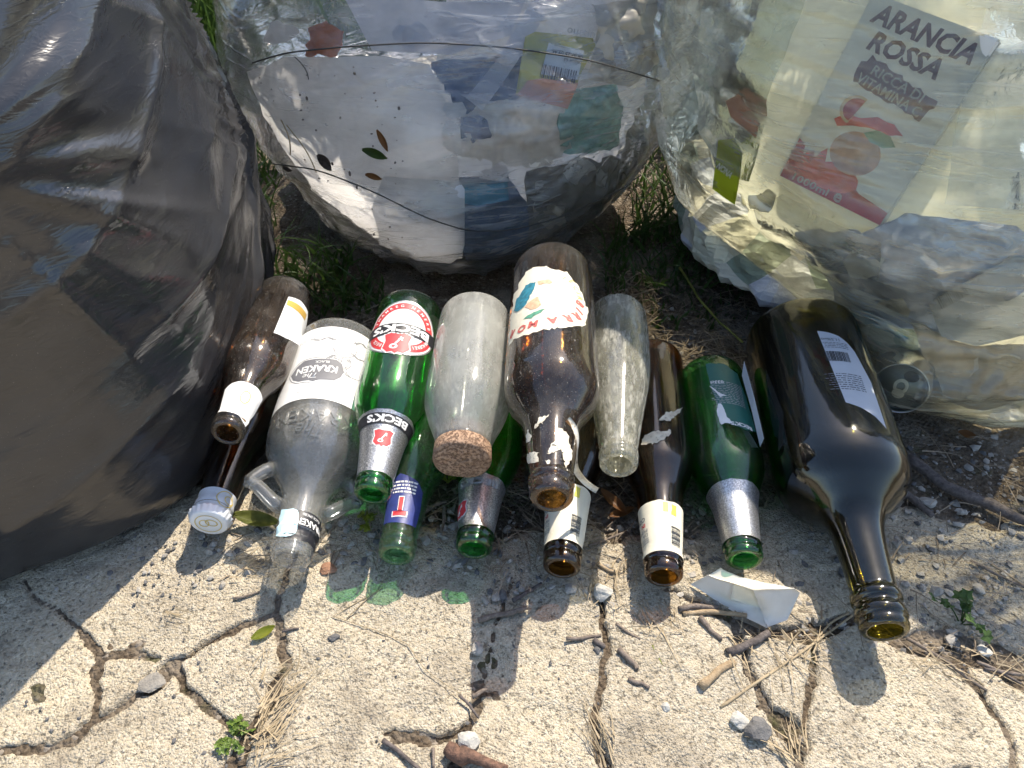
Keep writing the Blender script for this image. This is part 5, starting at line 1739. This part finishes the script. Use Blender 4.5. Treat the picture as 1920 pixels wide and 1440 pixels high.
def twig(px, r, mat, label, cat='twig', group=None, z=None, knots=0.13, name='twig', tip=0.75):
    """a crooked stick through photograph pixels, lying on the ground"""
    r = r * 0.00085
    z0 = (0.004 + r * 0.8) if z is None else z
    A = np.array([at(x, y, z0) for x, y in px])
    n = max(8, int(np.linalg.norm(A[-1] - A[0]) / 0.006))
    t = np.linspace(0, len(A) - 1, n)
    A = np.stack([np.interp(t, np.arange(len(A)), A[:, k]) for k in range(3)], -1)
    sd = random.randint(0, 999)
    u = np.arange(n) * 0.45
    A[:, 0] += r * 0.45 * noise3(u, u * 0 + sd); A[:, 1] += r * 0.45 * noise3(u, u * 0 + sd + 5); A[:, 2] += r * 0.35 * noise3(u, u * 0 + sd + 9)
    rad = r * np.linspace(1, tip, n) * (1 + knots * noise3(u * 2, u * 0 + sd + 2))
    o = A[0].copy()
    V, Fc = tube(A - o, list(rad), 9)
    ob = obj(name, V, Fc, mat)
    ob.location = o
    return tag(ob, label, cat, group)


TW, DT, TT, ST = MAT['twig'], MAT['dark_twig'], MAT['tan_twig'], MAT['straw']
twig([(1703, 862), (1760, 905), (1840, 938), (1925, 978), (2000, 1012)], 6.0, DT, 'thick dark fallen branch right of the wine bottle', 'branch', name='branch', tip=0.9)
twig([(1696, 924), (1722, 944), (1748, 970)], 4.0, DT, 'short dark stick beside the wine bottle shoulder', 'stick', name='stick', tip=0.7)
twig([(1366, 1224), (1400, 1206), (1442, 1188)], 3.6, DT, 'dark brown stick just below the folded paper', 'stick', name='stick', tip=0.9)
twig([(1316, 1288), (1345, 1262), (1376, 1242)], 3.4, TT, 'thick tan split stick below the folded paper', 'stick', name='stick', tip=0.95)
twig([(1272, 1139), (1310, 1137), (1348, 1142)], 2.8, TW, 'upper grey stick at the left corner of the folded paper', 'stick', name='stick')
twig([(1280, 1151), (1340, 1147), (1398, 1156)], 2.4, TT, 'lower pale stick at the left corner of the folded paper', 'stick', name='stick')
twig([(1312, 1156), (1330, 1175), (1352, 1197)], 2.6, TW, 'grey stick pointing down from the left corner of the folded paper', 'stick', name='stick')
twig([(1158, 1216), (1176, 1232), (1192, 1250), (1196, 1254)], 2.6, TW, 'knobbly grey stick in the sun below the middle bottles', 'stick', name='stick')
twig([(1060, 1198), (1095, 1196), (1126, 1191)], 1.8, TW, 'straight grey twig below the brown bottle with cream neck label')
twig([(1116, 1200), (1126, 1207), (1136, 1212)], 2.6, DT, 'stubby dark twig left of the knobbly grey stick')
twig([(1180, 1274), (1200, 1281), (1218, 1288)], 2.0, TW, 'small grey twig below the knobbly grey stick')
twig([(1156, 1170), (1175, 1184), (1200, 1198)], 1.4, TW, 'thin curved twig above the knobbly grey stick')
twig([(862, 1304), (882, 1325), (898, 1346)], 1.2, DT, 'thin dark twig leading into the crack at the bottom centre')
twig([(886, 1308), (900, 1298), (912, 1292)], 2.0, TW, 'stubby grey twig at the end of the longest bottle shadow')
twig([(720, 1388), (752, 1412), (792, 1446)], 2.0, DT, 'dark twig at the bottom edge left of the bark chunk')
twig([(812, 1404), (814, 1440)], 1.4, TW, 'upright thin twig at the bottom edge beside the bark chunk')
twig([(838, 1404), (870, 1415), (945, 1446)], 6.5, wood_mat('burnt_bark', (0.05, 0.03, 0.022), (0.24, 0.13, 0.085)), 'burnt brown bark chunk at the bottom edge', 'bark', name='bark_chunk', knots=0.4)
twig([(1350, 1326), (1430, 1272), (1500, 1225), (1600, 1152)], 1.3, ST, 'long pale straw stalk reaching to the wine bottle neck', 'straw', name='straw_stalk')
twig([(1700, 1196), (1770, 1236), (1800, 1262), (1852, 1296)], 1.6, TW, 'long thin bent twig right of the wine bottle mouth')
twig([(1830, 1240), (1870, 1256), (1912, 1264)], 1.6, TW, 'dark twig near the right photo edge', tip=0.9)
twig([(1845, 1254), (1880, 1262), (1915, 1282)], 1.3, DT, 'thinner dark twig just below the one at the right photo edge')
twig([(530, 1184), (544, 1180), (560, 1177)], 1.2, DT, 'tiny dark twig beside the yellow green leaf')
twig([(438, 1123), (462, 1117), (486, 1110)], 1.2, TW, 'tiny twig between the capped bottle shadow and the jug mouth')
twig([(1222, 1210), (1228, 1226), (1242, 1246)], 1.5, MAT['olive_leaf'], 'small green bud stalk right of the knobbly grey stick', 'stalk', name='bud_stalk')
twig([(896, 1164), (940, 1150), (990, 1138)], 2.6, TW, 'pale stick lying across the longest bottle shadow', 'stick', name='stick')
twig([(960, 1128), (985, 1112), (1016, 1094)], 2.2, DT, 'dark stick left of the lower cream neck label bottle mouth', 'stick', name='stick')
twig([(790, 962), (815, 948), (836, 940)], 2.6, TW, 'knotted twig between the two green foil necks')
twig([(832, 946), (833, 972), (828, 998)], 1.8, TW, 'upright twig right of the knotted one between the foil necks')
twig([(1104, 1022), (1140, 1010), (1172, 998)], 1.4, TW, 'thin twig between the two cream neck labels')
twig([(1120, 1055), (1146, 1072), (1164, 1072)], 1.8, TT, 'pale split twig between the two cream neck label mouths')
twig([(1820, 1050), (1870, 1078), (1960, 1120)], 1.3, TW, 'long grey stem crossing the shaded soil at the right edge', 'stem', name='plant_stem')
twig([(1858, 1058), (1890, 1078), (1960, 1128)], 1.2, TT, 'pale stem beside the grey one at the right edge', 'stem', name='plant_stem')
twig([(1590, 1150), (1560, 1165), (1525, 1205), (1505, 1240)], 1.1, ST, 'curved straw stalk left of the wine bottle neck', 'straw', name='straw_stalk')
twig([(650, 1160), (690, 1120), (722, 1100), (625, 1155), (760, 1200), (800, 1260), (865, 1302)], 0.45, ST, 'hair thin straw across the sunny concrete', 'straw', name='straw_stalk', knots=0.05)
twig([(1275, 502), (1310, 560), (1345, 600), (1392, 642)], 1.6, MAT['olive_leaf'], 'olive green plant stem leaning behind the right bottles', 'stem', z=0.03, name='plant_stem')


def stone_mesh(r, seed, flat=0.6):
    bm = bmesh.new()
    bmesh.ops.create_icosphere(bm, subdivisions=3, radius=1.0)
    A = np.array([v.co for v in bm.verts])
    d = 0.28 * noise3(A[:, 0] * 1.3, A[:, 1] * 1.3, A[:, 2] * 1.3, seed=seed) + 0.10 * noise3(A[:, 0] * 3.5, A[:, 1] * 3.5, A[:, 2] * 3.5, seed=seed + 1)
    A = A * (1 + d)[:, None]
    for ax in range(3):      # a few broken faces
        n = np.array([noise3(np.array([seed + ax * 3.1]), np.array([k * 2.7]))[0] for k in range(3)]); n /= np.linalg.norm(n) + 1e-6
        e = A @ n - 0.72
        A = A - np.maximum(e, 0)[:, None] * n
    A[:, 2] *= flat
    for v, a in zip(bm.verts, A):
        v.co = a * r
    return bm


def stone(px, py, r_mm, mat, label, flat=0.6, stretch=1.0, rot=0.0, name='stone', seed=0):
    bm = stone_mesh(r_mm * 0.001, seed + int(px), flat)
    o = bm_obj(name, bm, mat, None, False)
    p = at(px, py, 0.004)
    o.location = (p[0], p[1], 0.003 + r_mm * 0.001 * flat * 0.6)
    o.rotation_euler = (0, 0, rot); o.scale = (stretch, 1, 1)
    return tag(o, label, 'stone')


MAT['white_stone'] = plain('white_stone', (0.46, 0.44, 0.39), 0.9, 0.12, 150, 0.5, bdist=0.0015)
MAT['brick_stone'] = plain('brown_red_stone', (0.32, 0.17, 0.10), 0.9, 0.3, 120, 0.7, bdist=0.002)
stone(1130, 1114, 7.5, MAT['white_stone'], 'angular white stone between the two cream label bottle mouths', 0.8)
stone(1070, 1104, 4.2, MAT['stone'], 'smooth pale pebble right of the lower cream neck label bottle mouth', 0.6, 1.3)
stone(282, 1283, 7.0, plain('grey_stone', (0.24, 0.22, 0.19), 0.9, 0.25, 150, 0.6, bdist=0.002), 'flat grey stone wedged in the wide crack at the lower left', 0.35, 1.25, 0.6, seed=9)
stone(1384, 1352, 6.0, MAT['white_stone'], 'pale grey stone in the crack below the tan stick', 0.7, 1.2)
stone(1418, 1374, 8.0, MAT['dark_stone'], 'dark grey stone in the crack below the pale grey one', 0.8)
stone(1246, 1326, 3.2, MAT['white_stone'], 'tiny white pebble on the sunny concrete', 0.8)
stone(895, 1216, 5.0, MAT['stone'], 'grey pebble at the left edge of the longest bottle shadow', 0.6)
stone(1844, 1222, 4.8, MAT['white_stone'], 'white pebble below the little weed at the right', 0.6, 1.3)
stone(880, 1396, 7.5, MAT['white_stone'], 'white stone chip above the bark chunk', 0.7)
stone(617, 1068, 6.0, MAT['brick_stone'], 'brown pebble right of the jug bottle mouth', 0.6)
stone(626, 1196, 3.0, MAT['dark_stone'], 'small dark pebble below the jug shadow', 0.7, 1.5)
stone(1740, 942, 5.5, MAT['stone'], 'pale stone beside the short dark stick', 0.5, 1.4)
stone(1835, 945 + 160, 4.5, MAT['stone'], 'pale pebble on the shaded soil near the right edge', 0.6)
stone(1120, 1130 + 90, 3.0, MAT['dark_stone'], 'dark pebble near the stubby dark twig', 0.8)


def leaf_at(px, py, l, wd, rot, mat, label, z=0.006):
    return small_leaf('leaf', px, py, None, l, wd, rot, mat, label, 'leaf', z)


leaf_at(482, 976, 0.040, 0.014, 0.15, MAT['olive_leaf'], 'curled olive green leaf between the capped bottle and the jug', 0.010)
leaf_at(494, 1187, 0.018, 0.008, -0.6, MAT['lime_leaf'], 'small yellow green leaf on the concrete below the jug')
leaf_at(1150, 942, 0.030, 0.010, 0.8, MAT['brown_leaf'], 'amber dry leaf between the two cream neck label bottles', 0.012)
leaf_at(1165, 962, 0.024, 0.008, -0.4, MAT['brown_leaf'], 'lower amber dry leaf beside the right cream neck label bottle', 0.008)
leaf_at(1812, 815, 0.016, 0.010, 0.2, MAT['brown_leaf'], 'tan leaf fragment on the gravel under the yellowish bag')


def weed(px, py, n, h, mat, label, seed, spread=0.03, leaf=0.010, name='weed'):
    r = random.Random(seed)
    base = Vector(at(px, py, 0.0))
    root = empty(name, Matrix.Translation(base))
    tag(root, label, 'weed')
    for k in range(n):
        a = r.uniform(0, 6.28); d = r.uniform(0.2, 1) * spread
        tipp = Vector((math.cos(a) * d, math.sin(a) * d, h * r.uniform(0.4, 1.0)))
        pts = [Vector((0, 0, 0)) * (1 - t) + tipp * t + Vector((0, 0, h * 0.3 * math.sin(3.1 * t))) for t in np.linspace(0, 1, 7)]
        V, Fc = tube(pts, [0.0006 - 0.0003 * t for t in np.linspace(0, 1, 7)], 5)
        obj('stem', V, Fc, mat, root)
        # lobed leaf at the end, smaller ones along the stem
        for t, sc in ((1.0, 1.0), (0.75, 0.7), (0.55, 0.6)):
            p = pts[int(t * 6)]
            bm = bmesh.new()
            m_ = 14; c = bm.verts.new((0, 0, 0)); ring = []
            for i in range(m_):
                an = 2 * math.pi * i / m_
                rr = leaf * sc * 0.5 * (1 + 0.32 * math.cos(5 * an) + r.uniform(-.1, .1))
                ring.append(bm.verts.new((rr * math.cos(an), rr * math.sin(an), 0.18 * rr * math.cos(3 * an))))
            for i in range(m_):
                bm.faces.new((c, ring[i], ring[(i + 1) % m_]))
            ob = bm_obj('leaf', bm, mat, root)
            ob.location = p
            ob.rotation_euler = (r.uniform(-.7, .7), r.uniform(-.7, .7), r.uniform(0, 6))
    return root


weed(1800, 1172, 6, 0.022, MAT['grass'], 'small leafy weed growing in the soil right of the wine bottle', 3, 0.026, 0.009)
weed(440, 1385, 16, 0.008, MAT['weed'], 'bright green moss tuft in the crack at the bottom left', 5, 0.013, 0.005, 'moss_tuft')
weed(690, 985, 7, 0.008, MAT['lime_leaf'], 'small green weed under the mouth of the bright green bottle', 7, 0.012, 0.008)
weed(840, 905, 8, 0.012, MAT['lime_leaf'], 'small green weed below the cork', 9, 0.016, 0.008)
weed(1272, 60, 8, 0.10, MAT['lime_leaf'], 'sunny yellow green weed between the middle and the right bag', 11, 0.05, 0.022)


def strips(name, specs, mat, label, cat):
    """many thin blades or straws in one mesh: base, direction, length, width, bend"""
    V, Fc = [], []
    for b, d, l, w, bend in specs:
        d = d / np.linalg.norm(d)
        side = np.cross(d, np.array([random.uniform(-1, 1), random.uniform(-1, 1), 1.0])); side /= np.linalg.norm(side)
        n = 5; i0 = len(V)
        for k in range(n):
            t = k / (n - 1)
            p = b + d * l * t + bend * l * t * t
            ww = w * (1 - t * 0.85) / 2
            V += [p - side * ww, p + side * ww]
        for k in range(n - 1):
            Fc.append((i0 + 2 * k, i0 + 2 * k + 1, i0 + 2 * k + 3, i0 + 2 * k + 2))
    o = obj(name, V, Fc, mat)
    tag(o, label, cat)
    return kind(o, 'stuff')


R_ = random.Random(21)
tall = []  # grass added behind the bags to keep the sun off the ground there
for _ in range(2600):
    p = np.array([R_.uniform(-0.85, 0.6), R_.uniform(1.22, 1.75), 0.0])
    tall.append((p, np.array([R_.uniform(-.35, .35), R_.uniform(-.35, .35), 1.0]), R_.uniform(0.22, 0.52), R_.uniform(0.003, 0.009), np.array([R_.uniform(-.5, .5), R_.uniform(-.5, .3), R_.uniform(-.35, 0)])))
strips('shade_grass', tall, MAT['grass'], 'added tall dark green grass that shades the ground behind the bags', 'grass')


def blades(regions):
    sp_ = []
    for (x0, y0, x1, y1), n, hmin, hmax in regions:
        for _ in range(n):
            p = np.array(at(R_.uniform(x0, x1), R_.uniform(y0, y1), 0.0))
            d = np.array([R_.uniform(-.5, .5), R_.uniform(-.5, .5), 1.0])
            sp_.append((p, d, R_.uniform(hmin, hmax), R_.uniform(0.0012, 0.0055), np.array([R_.uniform(-.7, .7), R_.uniform(-.7, .5), R_.uniform(-.5, 0)])))
    return sp_


strips('grass', blades([((1130, 420, 1330, 560), 240, 0.02, 0.075), ((1180, 330, 1300, 470), 150, 0.04, 0.11), ((470, 480, 660, 600), 260, 0.02, 0.08), ((640, 540, 720, 590), 90, 0.015, 0.05),
                        ((400, 200, 520, 480), 300, 0.03, 0.10), ((1240, 120, 1300, 330), 200, 0.05, 0.14), ((700, 200, 1300, 300), 300, 0.04, 0.12), ((1180, 500, 1400, 620), 120, 0.01, 0.035)]),
       MAT['grass'], 'dark green grass growing between and behind the bags', 'grass')


def straws(regions, lay=0.25):
    sp_ = []
    for (x0, y0, x1, y1), n, lmin, lmax, ang, da in regions:
        for _ in range(n):
            p = np.array(at(R_.uniform(x0, x1), R_.uniform(y0, y1), 0.003 + R_.uniform(0, 0.006)))
            a = math.radians(ang + R_.uniform(-da, da))
            d = np.array([math.cos(a), math.sin(a), R_.uniform(-.02, lay)])
            sp_.append((p, d, R_.uniform(lmin, lmax), R_.uniform(0.0005, 0.0015), np.array([R_.uniform(-.3, .3), R_.uniform(-.3, .3), -lay * 0.7])))
    return sp_


strips('straw_litter', straws([((1150, 500, 1420, 680), 420, 0.015, 0.06, 0, 180), ((480, 560, 720, 640), 120, 0.015, 0.05, 0, 180), ((430, 1000, 1200, 1080), 160, 0.01, 0.035, 0, 180),
                               ((700, 900, 1330, 1020), 220, 0.01, 0.04, 0, 180), ((1500, 800, 1950, 1200), 150, 0.01, 0.04, 0, 180), ((1300, 850, 1600, 1120), 90, 0.01, 0.03, 0, 180)]),
       MAT['dull_straw'], 'brown dead straw littering the soil around the bottles', 'straw')
strips('straw_litter', straws([((478, 1310, 520, 1400), 46, 0.010, 0.045, 62, 26), ((450, 1380, 520, 1440), 26, 0.01, 0.035, 50, 60), ((470, 1230, 560, 1400), 40, 0.006, 0.02, 60, 90), ((430, 1045, 500, 1085), 34, 0.008, 0.022, 20, 40), ((308, 1140, 330, 1152), 7, 0.012, 0.02, -20, 30),
                               ((1200, 1130, 1300, 1180), 40, 0.01, 0.03, 0, 180), ((1360, 1180, 1560, 1250), 80, 0.01, 0.035, 20, 120), ((1120, 1380, 1160, 1440), 20, 0.02, 0.04, 110, 25), ((1470, 1390, 1520, 1440), 30, 0.015, 0.03, 110, 40),
                               ((1100, 1060, 1200, 1140), 50, 0.008, 0.025, 0, 180), ((1700, 1190, 1920, 1280), 50, 0.012, 0.035, -20, 60)], 0.12),
       MAT['straw'], 'pale dry straw lying in the cracks and along the concrete edge', 'straw')


def gravel(name, regions, mat, label):
    bm = bmesh.new(); bmesh.ops.create_icosphere(bm, subdivisions=1, radius=1.0)
    bv = np.array([v.co for v in bm.verts]); bf = np.array([[v.index for v in f.verts] for f in bm.faces]); bm.free()
    V, Fc = [], []; n = 0
    for (x0, y0, x1, y1), cnt, rmin, rmax in regions:
        for _ in range(cnt):
            p = np.array(at(R_.uniform(x0, x1), R_.uniform(y0, y1), 0.0))
            r = rmin + (rmax - rmin) * R_.random() ** 3
            q = bv * (1 + 0.25 * rng.standard_normal((len(bv), 1))) * np.array([R_.uniform(.8, 1.4), R_.uniform(.7, 1.1), R_.uniform(.4, .8)]) * r
            a = R_.uniform(0, 6.28); c, s_ = math.cos(a), math.sin(a)
            q = np.stack([q[:, 0] * c - q[:, 1] * s_, q[:, 0] * s_ + q[:, 1] * c, q[:, 2]], -1)
            z = float(soil_height(np.array([p[0]]), np.array([p[1]]))[0])
            if concrete_edge_dist(p[0:1], p[1:2])[0] > 0.004:
                z = 0.003
            V.append(q + np.array([p[0], p[1], z + r * 0.2])); Fc.append(bf + n); n += len(bv)
    o = obj(name, np.concatenate(V), np.concatenate(Fc), mat, None, False)
    tag(o, label, 'gravel')
    return kind(o, 'stuff')


REG = [((380, 950, 900, 1080), 260, 0.0006, 0.0045), ((900, 950, 1350, 1140), 220, 0.0006, 0.004), ((1480, 800, 1960, 1230), 420, 0.0006, 0.0045), ((1150, 560, 1420, 720), 90, 0.0006, 0.004), ((100, 1000, 420, 1120), 90, 0.0005, 0.003)]
gravel('gravel', REG, MAT['stone'], 'pale gravel scattered over the soil and concrete edge')
gravel('gravel', [(a, int(n * 0.6), b, c) for a, n, b, c in REG], MAT['dark_stone'], 'dark gravel scattered over the soil and concrete edge')
gravel('grit', [((0, 1080, 1920, 1440), 420, 0.0003, 0.0016)], MAT['dark_stone'], 'tiny dark grit on the sunny concrete')
